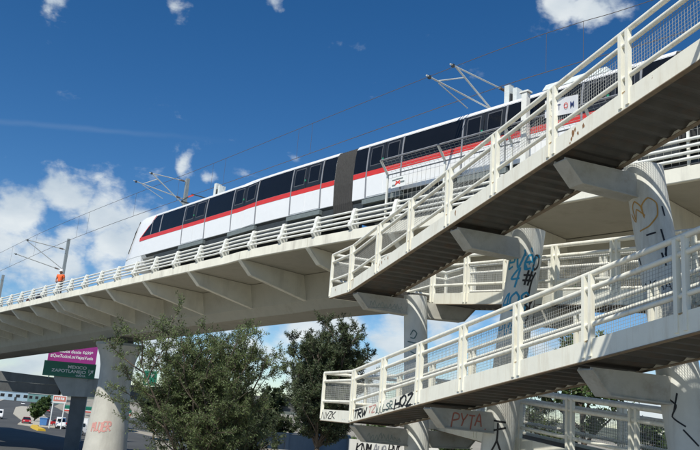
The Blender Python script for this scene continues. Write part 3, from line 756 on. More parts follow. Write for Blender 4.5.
# screen fence with cranked posts, right part
sf = thing('screen_fence', 'grey mesh screen fence with cranked white posts in front of the train', 'fence', V(-20,EDGE+.35,12.42))
OF = EDGE+.34
ftop = [(OF,12.43),(OF,15.32),(OF-.62,16.02)]
fp = [-29.3,-25.1,-20.9,-16.7,-12.5,-8.3,-4.1,.1]
for t in fp:
    b = MB()
    for i in range(2):
        (o0,z0),(o1,z1) = ftop[i],ftop[i+1]
        b.bar(V(t,o0,z0), V(t,o1,z1), .10, .10, up=VU)
    b.build('post', M['whiter'], sf)
for (o,z,r) in ((OF-.62,16.0,.05),(OF,15.32,.035),(OF,12.6,.03)):
    b = MB(); b.tube([V(fp[0],o,z),V(fp[-1],o,z)], r, 6); b.build('rail', M['trim'], sf)
for i in range(len(fp)-1):
    b = MB(); a, c = fp[i]+.06, fp[i+1]-.06; n = int((c-a)/.30)
    for j in range(n+1):
        t = a+(c-a)*j/n
        b.box(V(t,OF,13.95), VU*.005, VB*.005, ZV*1.36)
        b.bar(V(t,OF,15.32),V(t,OF-.62,16.02),.007,.007,up=VU)
    for j in range(5):
        z = 12.9+.55*j; b.bar(V(a,OF,z),V(c,OF,z),.009,.009)
    for j in range(1,6):
        f_ = j/6; b.bar(V(a,OF-.62*f_,15.32+.7*f_),V(c,OF-.62*f_,15.32+.7*f_),.008,.016)
    b.build('mesh_panel', M['wire'], sf)
sp = thing('notice_plate', 'small white notice plate with a red mark on the screen fence post', 'sign', V(-28.6,OF-.06,14.6))
b = MB(); b.box(V(-28.35,OF-.08,14.75), VU*.56, VB*.012, ZV*.30); b.build('plate', M['swhite'], sp)
b = MB()
for (du,dz,hu,hz) in ((-.34,.14,.14,.04),(.08,.16,.26,.04),(-.34,-.16,.13,.05),(.3,-.04,.16,.05)):
    b.box(V(-28.35+du,OF-.094,14.75+dz), VU*hu, VB*.003, ZV*hz)
b.build('print', M['slate'], sp)
b = MB(); b.bar(V(-28.58,OF-.095,14.62),V(-28.22,OF-.095,14.80),.006,.10,up=ZV); b.bar(V(-28.55,OF-.097,14.80),V(-28.2,OF-.097,14.63),.006,.08,up=ZV); b.build('emblem', M['redpan'], sp)
# tall white post standing just in front of the train
tp = thing('steel_post', 'thick white steel post in front of the train, left of the lettered banner', 'post', V(-20.1,EDGE+.25,12.42))
b = MB(); b.box(V(-20.1,EDGE+.25,15.05), VU*.15, VB*.14, ZV*2.6); b.build('shaft', M['whiter'], tp)
b = MB(); b.box(V(-20.1,EDGE+.25,17.7), VU*.24, VB*.18, ZV*.04); b.build('cap', M['whiter'], tp)
b = MB(); b.box(V(-20.1,EDGE+.25,12.45), VU*.32, VB*.26, ZV*.02); b.build('base_plate', M['galv'], tp)

# ------------------------------------------------------------------ train
tr = thing('light_rail_train', 'white light rail train with red stripe and dark windows on the viaduct', 'train', V(-40,29.7,12.9))
ON = 28.36; OFr = 31.02; OC = (ON+OFr)/2
sect = [(ON+.25,14.25),(ON+.02,14.5),(ON-.02,15.7),(ON,16.3),(ON+.06,17.2),(ON+.14,17.72),(ON+.30,17.95),(ON+.75,18.13),(OC,18.17)]
ring = sect + [(2*OC-o,z) for o,z in reversed(sect[:-1])]
def nose_t(z):      # front outline of the cab seen from the side
    pts = [(13.6,-63.3),(14.3,-63.1),(14.9,-62.7),(16.4,-61.9),(17.4,-61.5),(17.85,-61.2),(18.2,-60.7)]
    return interp(pts, z)
def body(tA, tB, nose=False):
    b = MB()
    if not nose:
        n = 4; b.loft([[V(tA+(tB-tA)*k/n,o,z) for o,z in ring] for k in range(n+1)])
    else:
        rings = []
        for k in range(21): rings.append([V(tB+(-58.2-tB)*k/20,o,z) for o,z in ring])
        for f_, sh in ((.35,.99),(.7,.95),(.92,.87),(1,.72)):
            rings.append([V(-58.2+(nose_t(z)+58.2)*f_, OC+(o-OC)*sh, z if z < 18 else z-.06*f_) for o,z in ring])
        b.loft(rings)
    return b.build('car_body', M['train'], tr, smooth=35)
cb1 = body(None,-34.5,True); cb2 = body(-32.75,-13.2); cb3 = body(-11.4,8)
# skirts of the cab below the body
b = MB(); rings = []
for f_,sh in ((0,1),(.4,.98),(.75,.92),(1,.75)):
    rings.append([V(-59.5+(nose_t(z)+59.5)*f_, OC+(o-OC)*sh, z) for o,z in ((ON+.05,14.45),(ON+.12,13.7),(OFr-.12,13.7),(OFr-.05,14.45))])
b.loft(rings); b.build('cab_skirt', M['train'], tr, smooth=35)
# dark windscreen wrapped over the slanted front
b = MB(); rows = []
for z in (15.0,15.6,16.2,16.8,17.3,17.7):
    row = []
    for q in range(9):
        f_ = (q-4)/4; o = OC - f_*(ON-OC)*(.93 if z < 17 else .86)
        row.append(V(nose_t(z)-.05+.52*abs(f_)**3, o, z))
    rows.append(row)
b.add([p_ for r_ in rows for p_ in r_], [(i*9+j,i*9+j+1,(i+1)*9+j+1,(i+1)*9+j) for i in range(5) for j in range(8)])
b.build('windscreen', M['glass'], tr, smooth=True)
def skin_o(z):      # outer o of the near side at height z
    for i in range(len(sect)-1):
        if sect[i][1] <= z <= sect[i+1][1]:
            f_ = (z-sect[i][1])/(sect[i+1][1]-sect[i][1]); return sect[i][0]+f_*(sect[i+1][0]-sect[i][0])
    return ON
def side_patch(name, tA, tB, z0, z1, m, parent, lift=.012, tA_top=None, both=False):
    zs = [z0]+[z for z in (15.7,16.3,17.2) if z0+.02 < z < z1-.02]+[z1]
    tT = tA if tA_top is None else tA_top
    def ta(z): return tA + (tT-tA)*(z-z0)/(z1-z0)
    res = None
    for mirror in ((False,True) if both else (False,)):
        b = MB(); n = max(1,int((tB-tA)/1.0))
        for k in range(n+1): pass
        def pt(z,k_,l):
            o = skin_o(z)-l
            if mirror: o = 2*OC-o
            a_ = ta(z); return V(a_+(tB-a_)*k_/n, o, z)
        b.loft([[pt(z,k,lift) for z in zs]+[pt(z,k,-.02) for z in reversed(zs)] for k in range(n+1)])
        o_ = b.build(name, m, parent)
        if res is None: res = o_
    return res
for (a,c,at_) in ((-59.75,-34.5,-57.6),(-32.75,-13.2,None),(-11.4,8,None)):
    side_patch('window_band', a, c, 16.12, 17.74, M['glass'], tr, .010, at_, True)
    side_patch('red_stripe', a-.3 if at_ else a, c, 15.78, 16.10, M['red'], tr, .014, None, True)
    side_patch('underframe', a+1 if at_ else a, c, 14.27, 14.47, M['under'], tr, .006)
    b = MB(); a2 = a+2.5 if at_ else a
    b.loft([[V(a2+(c-a2)*k/12,o,z) for o,z in ((ON+.12,13.25),(OFr-.12,13.25),(OFr-.12,14.30),(ON+.12,14.30))] for k in range(13)])
    b.build('undercarriage', M['under'], tr)
# slanted red line up the front edge of the side window
b = MB(); 
q = [(-60.35,15.80),(-59.8,16.10),(-57.7,17.70),(-57.9,17.74),(-60.0,16.12)]
for (a,z),(a2,z2) in (((-60.0,16.0),(-57.75,17.72)),):
    b.bar(V(a,skin_o(z)-.012,z),V(a2,skin_o(z2)-.012,z2),.03,.07)
b.build('red_stripe', M['red'], tr)
# doors: pairs of leaves in grey frames
DOORS = [(-52.87,-49.40),(-45.88,-42.74),(-38.91,-35.72),(-31.65,-28.70),(-24.45,-21.60),(-17.5,-14.6),(-9.6,-6.8),(-2.5,.3)]
for (a,c) in DOORS:
    mid = (a+c)/2
    for (x0,x1) in ((a+.12,mid-.02),(mid+.02,c-.12)):
        d_ = side_patch('door', x0, x1, 16.11, 17.66, M['dframe'], tr, .030, None, True)
        side_patch('door_window', x0+.24, x1-.24, 16.42, 17.48, M['glass'], d_, .042)
        side_patch('door_seal', x0+.19, x1-.19, 16.36, 17.54, M['seal'], d_, .036)
        side_patch('door_panel', x0, x1, 14.55, 15.76, M['train'], d_, .022)
    side_patch('door_jamb', a, a+.10, 14.55, 17.70, M['trim'], tr, .034); side_patch('door_jamb', c-.10, c, 14.55, 17.70, M['trim'], tr, .034)
    b = MB(); b.box(V(mid-.1,skin_o(16.6)-.05,16.62), VU*.05, VB*.02, ZV*.06); b.build('door_lamp', M['led'], tr)
    b = MB(); b.hexa([V(a-.1,ON-.10,14.10),V(c+.1,ON-.10,14.10),V(c+.1,ON+.2,14.10),V(a-.1,ON+.2,14.10),V(a-.1,ON-.10,14.38),V(c+.1,ON-.10,14.38),V(c+.1,ON+.2,14.38),V(a-.1,ON+.2,14.38)])
    b.build('door_step', M['slate'], tr)
side_patch('window_bar', -56.7,-56.55, 16.12,17.72, M['trim'], tr, .02)
side_patch('window_bar', -58.2,-58.1, 16.12,17.4, M['trim'], tr, .02)
# gangway bellows
for (a,c) in ((-34.5,-32.75),(-13.2,-11.4)):
    b = MB(); rings = []; n = 18
    for k in range(n+1):
        s_ = .93 if k%2 else .985
        rings.append([V(a+(c-a)*k/n, OC+(o-OC)*s_, 14.0+(z-14.0)*(.965 if k%2 else .995)) for o,z in ([(ON+.15,13.9)]+ring[1:-1]+[(OFr-.15,13.9)])])
    b.loft(rings); b.build('gangway_bellows', M['gang'], tr)
# roof equipment
for (t_,l_) in ((-18.2,3.4),(-5,3)):
    b = MB(); b.hexa([V(t_-l_/2,OC-.85,18.1),V(t_+l_/2,OC-.85,18.1),V(t_+l_/2,OC+.85,18.1),V(t_-l_/2,OC+.85,18.1),V(t_-l_/2+.1,OC-.7,18.42),V(t_+l_/2-.1,OC-.7,18.42),V(t_+l_/2-.1,OC+.7,18.42),V(t_-l_/2+.1,OC+.7,18.42)])
    b.build('roof_unit', M['equip'], tr)
for t_ in (-50.2,-22.2):
    g_ = MB(); g_.box(V(t_-.28,OC,18.75), VU*.15, VB*.25, ZV*.60); rb = g_.build('roof_antenna_box', M['equip'], tr)
    g_ = MB(); g_.box(V(t_+.16,OC+.1,18.62), VU*.12, VB*.26, ZV*.50); g_.build('roof_antenna_box', M['equip'], tr)
    g_ = MB(); g_.box(V(t_-.07,OC,18.5), VU*.04, VB*.22, ZV*.35); g_.build('bracket', M['under'], rb)
# folded pantograph behind the cab with a red carbon shoe
b = MB(); b.bar(V(-54.6,OC-.8,18.55),V(-52.8,OC-.8,18.72),.06,.06); b.bar(V(-54.6,OC+.8,18.55),V(-52.8,OC+.8,18.72),.06,.06); b.bar(V(-52.8,OC-.95,18.74),V(-52.8,OC+.95,18.74),.07,.07)
b.bar(V(-54.6,OC-.8,18.5),V(-54.6,OC+.8,18.5),.1,.1); b.build('pantograph', M['under'], tr)
b = MB(); b.bar(V(-53.3,OC-.9,18.62),V(-52.6,OC-.9,18.62),.1,.1); b.build('pantograph_shoe', M['redpan'], tr)
# bogies
for t_ in (-57,-37.5,-30,-16,-8.5,4):
    bo = MB(); bo.box(V(t_,OC,13.25), VU*1.3, VB*1.05, ZV*.2); bo_ = bo.build('bogie', M['under'], tr)
    for dt in (-.85,.85):
        for oo in (29.0,30.4):
            w_m = MB(); w_m.tube([V(t_+dt,oo-.07,13.14),V(t_+dt,oo+.07,13.14)], .40, 20); w_m.build('wheel', M['trim'], bo_)

# ------------------------------------------------------------------ overhead line
def wire(name, label, pts, r, cat='overhead wire'):
    b = MB(); b.tube([VU*t+VB*29.7+ZV*z for t,z in pts], r, 5, cap=True)
    o = b.build(name, M['cable'], None, smooth=True); return sset(centre_origin(o), label, cat)
def smoothp(pts, n=8):
    out = []
    for i in range(len(pts)-1):
        p0 = Vector(pts[max(i-1,0)]); p1 = Vector(pts[i]); p2 = Vector(pts[i+1]); p3 = Vector(pts[min(i+2,len(pts)-1)])
        for k in range(n):
            t = k/n; out.append(.5*((2*p1)+(p2-p0)*t+(2*p0-5*p1+4*p2-p3)*t*t+(3*p1-p0-3*p2+p3)*t**3))
    return out+[Vector(pts[-1])]
CW = smoothp([(-140,13.9),(-118,15.4),(-101.4,16.6),(-85,17.75),(-72.1,18.35),(-53.2,18.85),(-40.1,19.17),(-30.5,19.42),(-23.1,19.55),(-18.6,19.48),(-13.1,19.3),(0,19.3),(14,19.3)])
MW = smoothp([(-140,16.2),(-118,18.0),(-93.6,19.73),(-80.5,20.35),(-66.1,20.75),(-53.7,20.98),(-40.4,21.35),(-30.7,21.62),(-23.2,21.74),(-18.6,21.6),(-14.7,21.37),(0,21.0),(14,21.4)])
wire('contact_wire', 'lower of the two dark overhead wires running above the train roof', CW, .021)
wire('messenger_wire', 'upper of the two dark overhead wires, sagging high above the train', MW, .018)
def wz(pl, t):
    for i in range(len(pl)-1):
        if pl[i].x <= t <= pl[i+1].x: return pl[i].y+(t-pl[i].x)/(pl[i+1].x-pl[i].x)*(pl[i+1].y-pl[i].y)
for i_, t in enumerate([-98,-90,-78,-75.4,-65,-57,-51.6,-49.8,-40.5,-39,-20.3,-18.2,-12,-9]):
    b = MB(); b.tube([VU*t+VB*29.7+ZV*wz(CW,t), VU*t+VB*29.7+ZV*wz(MW,t)], .010, 4)
    o = b.build('dropper_wire', M['cable'])
    sset(centre_origin(o), 'thin vertical dropper joining the two overhead wires', 'dropper wire', 'droppers of the overhead line')
def arm(parent, name, t, a, c, r, m):
    b = MB(); b.tube([VU*t+VB*a[0]+ZV*a[1], VU*t+VB*c[0]+ZV*c[1]], r, 8); return b.build(name, m, parent, smooth=40)
def mast(label, t, ztop, zbase, arms, group='overhead line masts'):
    T = thing('overhead_line_mast', label, 'mast', VU*t+VB*31.75+ZV*zbase, group)
    b = MB(); b.box(VU*t+VB*31.75+ZV*(ztop+zbase)/2, VU*.13, VB*.15, ZV*(ztop-zbase)/2); b.build('mast_pole', M['mast'], T)
    for nm, a, c, r in arms:
        o = arm(T, nm, t, a, c, r, M['galv'])
        if nm in ('top_tube','registration_tube'):
            b = MB(); a_, c_ = Vector(a), Vector(c); d = (c_-a_).normalized()
            for k in range(5):
                m_ = a_ + d*(((c_-a_).length)*.84+.09*k)
                b.tube([VU*t+VB*m_.x+ZV*m_.y, VU*t+VB*(m_.x+d.x*.045)+ZV*(m_.y+d.y*.045)], .085, 8)
            b.build('insulator', M['insul'], o)
            b = MB(); m_ = a_+d*.22; b.box(VU*t+VB*m_.x+ZV*(m_.y-.02), VU*.06, VB*.07, ZV*.08); b.build('clamp', M['under'], o)
    return T
# (o, z) of arm ends
mast('overhead line mast behind the train roof at right, with two long pale cantilever tubes', -24.0, 20.6, 12.4,
  [('top_tube',(26.7,19.98),(31.6,20.15),.043),('registration_tube',(25.0,18.72),(31.6,18.62),.043),('strut',(27.12,20.0),(31.6,18.0),.05),('tie',(25.9,18.75),(27.75,19.6),.035),('steady_arm',(25.9,18.62),(28.2,18.05),.025)])
mast('overhead line mast behind the train nose, with cantilever tubes above the cab', -59.37, 21.7, 12.4-drop(-59),
  [('top_tube',(28.0,21.26),(31.6,21.42),.043),('registration_tube',(26.7,20.2),(31.6,19.75),.043),('strut',(28.3,21.25),(31.6,19.3),.05),('tie',(27.6,20.15),(28.85,20.9),.035),('steady_arm',(27.5,20.05),(29.6,19.3),.025)])
mast('overhead line mast beside the worker in orange, its arm reaching left', -85.4, 19.3, 12.4-drop(-85),
  [('top_tube',(27.05,18.25),(31.6,18.0),.05),('registration_tube',(26.1,16.5),(31.6,15.6),.05),('strut',(27.1,18.2),(31.6,15.75),.043)])
mast('farthest overhead line mast, at the left edge of the picture', -106.6, 16.9, 12.4-drop(-106),
  [('top_tube',(27.05,16.5),(31.6,16.2),.05),('registration_tube',(26.1,14.9),(31.6,14.3),.05),('strut',(27.1,16.5),(31.6,14.3),.04)])

# ------------------------------------------------------------------ worker on the viaduct
def skin_mesh(name, verts, edges, radii, root, m, parent, sub=2):
    me = bpy.data.meshes.new(name); me.from_pydata(verts, edges, [])
    o = bpy.data.objects.new(name, me); COL.objects.link(o)
    md = o.modifiers.new('s','SKIN'); md.use_smooth_shade = True
    sv = me.skin_vertices[0].data
    for i, r in enumerate(radii): sv[i].radius = (r if isinstance(r, tuple) else (r,r)); sv[i].use_root = (i == root)
    sb = o.modifiers.new('u','SUBSURF'); sb.levels = sub; sb.render_levels = sub
    dg = bpy.context.evaluated_depsgraph_get(); dg.update()
    new = bpy.data.meshes.new_from_object(o.evaluated_get(dg))
    bpy.data.objects.remove(o)
    new.materials.clear(); new.materials.append(m)
    new.polygons.foreach_set('use_smooth', [True]*len(new.polygons)); new.name = name
    r = bpy.data.objects.new(name, new); COL.objects.link(r)
    if parent: r.parent = parent
    return r
def worker():
    base = V(-76.6,EDGE+.75,12.45)
    w = thing('person', 'worker in orange vest, white hard hat and dark trousers standing behind the viaduct railing', 'person', base)
    # local frame: +x right of figure, faces -y (towards the street); 1.8 m tall
    Vv = [(0,0,.98),(0,.0,1.12),(0,.01,1.30),(0,.0,1.46),(0,-.01,1.54),(0,-.03,1.62),(0,-.03,1.74),       # 0-6 spine, neck, head
          (-.19,0,1.43),(-.30,.02,1.16),(-.20,-.12,1.00),(-.15,-.17,.98),                                    # left arm bent, hand on the rail
          (.19,0,1.43),(.30,.02,1.16),(.24,-.16,1.02),(.22,-.24,1.03),
          (-.10,0,.92),(-.12,-.01,.50),(-.13,.02,.09),(-.13,-.12,.05),
          (.10,0,.92),(.13,-.02,.50),(.14,.02,.09),(.15,-.12,.04)]
    E = [(0,1),(1,2),(2,3),(3,4),(4,5),(5,6),(3,7),(7,8),(8,9),(9,10),(3,11),(11,12),(12,13),(13,14),(0,15),(15,16),(16,17),(17,18),(0,19),(19,20),(20,21),(21,22)]
    Rr_ = [.14,.13,.15,.12,.055,.075,.085,.07,.048,.036,.034,.07,.048,.036,.034,.09,.062,.042,.038,.09,.062,.042,.038]
    skin_mesh('body', Vv, E, Rr_, 0, M['skin'], w)
    tv = [Vv[i] for i in (0,1,2,3,7,11)]
    skin_mesh('safety_vest', [(0,0,.95),(0,0,1.12),(0,.01,1.30),(0,0,1.47),(-.19,0,1.45),(-.25,.01,1.28),(.19,0,1.45),(.25,.01,1.28)],
              [(0,1),(1,2),(2,3),(3,4),(4,5),(3,6),(6,7)], [.185,.17,.19,.13,.10,.078,.10,.078], 0, M['hiviz'], w)
    skin_mesh('trousers', [(0,0,1.0),(-.10,0,.92),(-.12,-.01,.50),(-.13,.02,.12),(.10,0,.92),(.13,-.02,.50),(.14,.02,.12)],
              [(0,1),(1,2),(2,3),(0,4),(4,5),(5,6)], [.165,.115,.085,.07,.115,.085,.07], 0, M['navy'], w)
    for sx in (-1,1):
        skin_mesh('boot', [(sx*.135,.06,.06),(sx*.14,-.04,.06),(sx*.15,-.17,.045)], [(0,1),(1,2)], [.06,.062,.045], 0, M['boot'], w)
    b = MB(); n = 20
    b.loft([[(math.cos(2*PI*j/n)*r_, -.03+math.sin(2*PI*j/n)*r_*1.12, z) for j in range(n)] for z,r_ in ((1.72,.165),(1.735,.165),(1.74,.128),(1.80,.122),(1.85,.095),(1.88,.05),(1.89,.01))])
    hh = b.build('hard_hat', M['helmet'], None, smooth=60); hh.parent = w
    b = MB()        # face: nose, ears, brow kept simple but present
    b.tube([(0,-.125,1.66),(0,-.15,1.615)], [.012,.022], 6)
    for sx in (-1,1):
        b.tube([(sx*.092,-.03,1.68),(sx*.10,-.025,1.62)], [.02,.016], 6)
    fc = b.build('face', M['skin'], None, smooth=True); fc.parent = w
    b = MB()
    for sx in (-1,1): b.tube([(sx*.035-.012,-.118,1.67),(sx*.035+.012,-.118,1.67)], .009, 6)
    b.tube([(-.03,-.112,1.575),(.03,-.112,1.575)], .007, 6)
    ey = b.build('eyes', M['boot'], None); ey.parent = w
    # hands: palm with four fingers and a thumb
    for (hx,hy,hz) in ((-.15,-.17,.98),(.22,-.24,1.03)):
        b = MB(); b.tube([(hx,hy,hz),(hx,hy-.07,hz-.005)], [.034,.038], 8)
        for k in range(4):
            fx = hx-.03+.02*k; ln = [.055,.07,.072,.058][k]
            b.tube([(fx,hy-.07,hz),(fx,hy-.07-ln*.6,hz-.01),(fx,hy-.07-ln,hz-.04)], [.0095,.009,.007], 6)
        sgn = 1 if hx < 0 else -1
        b.tube([(hx+sgn*.03,hy-.02,hz),(hx+sgn*.055,hy-.06,hz-.01),(hx+sgn*.055,hy-.09,hz-.025)], [.012,.011,.008], 6)
        o = b.build('hand', M['skin'], None, smooth=True); o.parent = w
    w.rotation_euler = (0,0,math.radians(-8)); 
    return w
wk = worker()
wk.scale = (1.5,)*3
for (t_,nm,lb,mm,sz) in ((-81.2,'equipment_bag','navy equipment bag lying behind the viaduct railing left of the worker','navy',(.9,.35,.42)),(-84.2,'tool_bag','small maroon tool bag lying behind the viaduct railing','maroon',(.7,.3,.28))):
    b = MB(); n = 14; c0 = V(t_,EDGE+.75,12.44)
    b.loft([[c0+VU*(sz[0]*(k/6-1)) + VB*(math.cos(2*PI*j/n)*sz[1]*f_) + ZV*(sz[2]*.9+math.sin(2*PI*j/n)*sz[2]*f_*(.9)) for j in range(n)] for k,f_ in zip((0,1,3,6,9,11,12),(.55,.85,.97,1,.95,.85,.5))])
    T = thing(nm, lb, 'bag', c0); b.build('bag_body', M[mm], T, smooth=True)
    b = MB(); b.tube([c0+VU*(-.3)+ZV*(sz[2]*1.75), c0+VU*(-.2)+ZV*(sz[2]*2.2), c0+VU*(.2)+ZV*(sz[2]*2.2), c0+VU*(.3)+ZV*(sz[2]*1.75)], .04, 6); b.build('handle', M['boot'], T)

# ------------------------------------------------------------------ overpass, signs, billboard
SX = Vector((.955,.297,0)).normalized()        # sign direction left -> right, seen from the street
SY = Vector((-SX.y, SX.x, 0))                  # away from the street
OPC = Vector((-33.9,99.2,0))
ov = thing('road_overpass', 'grey concrete road overpass behind the viaduct, carrying the green sign', 'overpass', (OPC.x,OPC.y,LOW))
def op(x,y,z): return OPC + SX*x + SY*y + ZV*z
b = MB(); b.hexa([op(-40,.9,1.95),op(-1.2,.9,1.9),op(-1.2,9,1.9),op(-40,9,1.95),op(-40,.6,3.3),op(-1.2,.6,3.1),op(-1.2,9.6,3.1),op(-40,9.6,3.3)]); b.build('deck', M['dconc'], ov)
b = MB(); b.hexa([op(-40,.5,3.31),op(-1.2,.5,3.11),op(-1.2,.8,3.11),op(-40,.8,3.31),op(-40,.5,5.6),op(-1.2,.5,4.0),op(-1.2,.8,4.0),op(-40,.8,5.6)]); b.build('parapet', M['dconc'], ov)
b = MB(); b.prism([op(-2.0,-.3,3.9),op(-.6,-.3,1.85),op(3.6,-.3,2.0),op(3.6,-.3,4.35),op(-2.0,-.3,4.3)], SY*9); b.build('pier_cap', mat('pale overpass concrete',(.42,.42,.39),.9,.12,.8,stain=(.25,.25,.23),stain_amt=.7,stain_scale=.8,streak=True), ov)
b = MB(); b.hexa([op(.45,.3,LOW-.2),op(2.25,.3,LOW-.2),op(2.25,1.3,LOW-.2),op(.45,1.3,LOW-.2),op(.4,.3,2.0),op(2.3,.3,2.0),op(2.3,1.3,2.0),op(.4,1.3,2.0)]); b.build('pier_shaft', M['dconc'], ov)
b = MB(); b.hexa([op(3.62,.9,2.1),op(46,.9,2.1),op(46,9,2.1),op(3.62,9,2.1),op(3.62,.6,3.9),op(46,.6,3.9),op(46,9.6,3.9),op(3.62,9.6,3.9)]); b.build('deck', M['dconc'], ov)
def highway_sign(label, x0, x1, z0, z1, y, lines, arrow):
    T = thing('highway_sign', label, 'sign', op((x0+x1)/2,y,z0), None)
    b = MB(); b.hexa([op(x0,y,z0),op(x1,y,z0),op(x1,y+.08,z0),op(x0,y+.08,z0),op(x0,y,z1),op(x1,y,z1),op(x1,y+.08,z1),op(x0,y+.08,z1)]); pan = b.build('panel', M['green'], T)
    b = MB(); w_ = .06; i_ = .08
    for (xa,xb,za,zb_) in ((x0+i_,x1-i_,z0+i_,z0+i_+w_),(x0+i_,x1-i_,z1-i_-w_,z1-i_),(x0+i_,x0+i_+w_,z0+i_+w_,z1-i_-w_),(x1-i_-w_,x1-i_,z0+i_+w_,z1-i_-w_)):
        b.add([op(xa,y-.008,za),op(xb,y-.008,za),op(xb,y-.008,zb_),op(xa,y-.008,zb_)],[(0,1,2,3)])
    b.build('border', mat('dull green border',(.05,.22,.15),.5,.05,4), pan)
    for (tx,sz,xr,z) in lines: text_mesh(tx, sz, op(xr,y-.002,z), SX, ZV, M['swhite'], pan, align='RIGHT', bold=.012, sx=1.15, lift=.012)
    for (cx,cz,k) in arrow:
        b = MB(); 
        b.add([op(cx-.32*k,y-.012,cz-.42*k),op(cx-.22*k,y-.012,cz-.5*k),op(cx+.18*k,y-.012,cz+.02*k),op(cx+.06*k,y-.012,cz+.1*k)],[(0,1,2,3)])
        b.add([op(cx+.36*k,y-.012,cz+.42*k),op(cx-.16*k,y-.012,cz+.3*k),op(cx+.3*k,y-.012,cz-.14*k)],[(0,1,2)])
        b.add([op(cx-.3*k,y-.012,cz+.46*k),op(cx-.4*k,y-.012,cz+.46*k),op(cx-.36*k,y-.012,cz-.1*k),op(cx-.26*k,y-.012,cz-.1*k)],[(0,1,2,3)])
        b.build('arrow', M['swhite'], pan, recalc=False)
    b = MB()
    for x in (x0+.8,x1-.8): b.bar(op(x,y+.14,z0-.35),op(x,y+.14,z1-.2),.12,.1,up=SY)
    b.build('support', M['mast'], T)
highway_sign('wide green highway sign reading MEXICO ZAPOTLANEJO on the overpass edge', -3.4,2.85,4.2,6.05,-.55,
    [('MEXICO',.53,1.75,5.30),('ZAPOTLANEJO',.53,1.72,4.76),('CUOTA',.29,1.72,4.38)], [(2.32,4.98,.78)])
highway_sign('small green arrow sign seen through the feathery tree', 8.9,10.6,4.0,5.9,-.45, [], [(9.5,4.5,.6),(10.0,5.3,.5)])
bb = thing('billboard', 'purple billboard with two lines of white lettering above the green highway sign', 'billboard', (-42,123,LOW))
BX = Vector((.946,.325,0)).normalized(); BY = Vector((-BX.y,BX.x,0)); BC = Vector((-42.0,123.0,0))
def bp_(x,y,z): return BC + BX*x + BY*y + ZV*z
b = MB(); b.hexa([bp_(-3.9,0,6.0),bp_(3.35,0,6.0),bp_(3.35,.25,6.0),bp_(-3.9,.25,6.0),bp_(-3.9,0,12.2),bp_(3.35,0,12.2),bp_(3.35,.25,12.2),bp_(-3.9,.25,12.2)]); bpan = b.build('panel', M['purple'], bb)
text_mesh('Los Cabos desde $699*', .70, bp_(-3.55,0,8.42), BX, ZV, M['swhite'], bpan, bold=.008, sx=.93, lift=.02)
text_mesh('#QueTodosLosViajesVuele', .70, bp_(-3.55,0,7.62), BX, ZV, M['swhite'], bpan, bold=.008, sx=.83, lift=.02)
b = MB(); b.tube([bp_(2.6,.6,LOW),bp_(2.6,.6,11)], .35, 16); b.build('pole', M['mast'], bb, smooth=40)
b = MB(); b.bar(bp_(-3.6,.45,8),bp_(3.1,.45,8),.3,.3); b.bar(bp_(-3.6,.45,10.5),bp_(3.1,.45,10.5),.3,.3); b.build('frame', M['mast'], bb)

# ------------------------------------------------------------------ fuel station
fs_ = thing('station_sign', 'white and red sign board on two white poles beside the green striped canopy', 'sign', (-59.8,163,LOW))
FC = Vector((-57.0,162.3,0)); FX = Vector((.945,.327,0)); FY = Vector((-.327,.945,0))
def fp_(x,y,z): return FC+FX*x+FY*y+ZV*z
b = MB(); b.box(fp_(0,0,1.0), FX*1.35, FY*.12, ZV*.85); b.build('board', M['swhite'], fs_)
b = MB(); b.box(fp_(0,-.13,1.0), FX*1.2, FY*.012, ZV*.52); b.build('red_face', M['palered'], fs_)
b = MB()
for k,(dx,w_) in enumerate(((-.85,.14),(-.5,.12),(-.12,.16),(.3,.13),(.7,.18))): b.box(fp_(dx,-.15,1.02+.04*(k%2)), FX*w_, FY*.006, ZV*.24)
b.build('pale_marks', M['swhite'], fs_)
for dx in (-1.15,1.1):
    b = MB(); b.tube([fp_(dx,.0,LOW),fp_(dx,.0,.15)], .12, 10); b.build('pole', M['swhite'], fs_)
cn = thing('fuel_station_canopy', 'flat canopy with green, white and red edge stripes behind the grey pier', 'canopy', (-52,172,LOW))
CC = Vector((-52.5,171.5,0))
def cp(x,y,z): return CC+FX*x+FY*y+ZV*z
for (z0,z1,mm,nm,e) in ((-1.0,-.32,'green','green_edge',.0),(-1.22,-1.005,'swhite','white_edge',.02),(-1.5,-1.225,'redpan','red_edge',.01)):
    b = MB(); b.hexa([cp(-6+e,e,z0),cp(8-e,e,z0),cp(8-e,9-e,z0),cp(-6+e,9-e,z0),cp(-6+e,e,z1),cp(8-e,e,z1),cp(8-e,9-e,z1),cp(-6+e,9-e,z1)]); b.build(nm, M[mm], cn)
for (x,y) in ((-4.5,2),(6.5,2),(-4.5,7),(6.5,7)):
    b = MB(); b.box(cp(x,y,-3.3), FX*.2, FY*.2, ZV*1.79); b.build('column', M['mast'], cn)
for x in (-4.2,1,6):
    T = thing('fuel_pump', 'pale fuel pump under the striped canopy', 'fuel pump', cp(x,4.5,LOW), 'fuel pumps under the canopy')
    b = MB(); b.box(cp(x,4.5,LOW+.85), FX*.4, FY*.25, ZV*.85); b.build('cabinet', M['swhite'], T)
    b = MB(); b.box(cp(x,4.24,LOW+1.25), FX*.28, FY*.012, ZV*.22); b.build('display', M['cglass'], T)
    b = MB(); b.box(cp(x,4.5,LOW+1.78), FX*.44, FY*.28, ZV*.08); b.build('top_cover', M['green'], T)

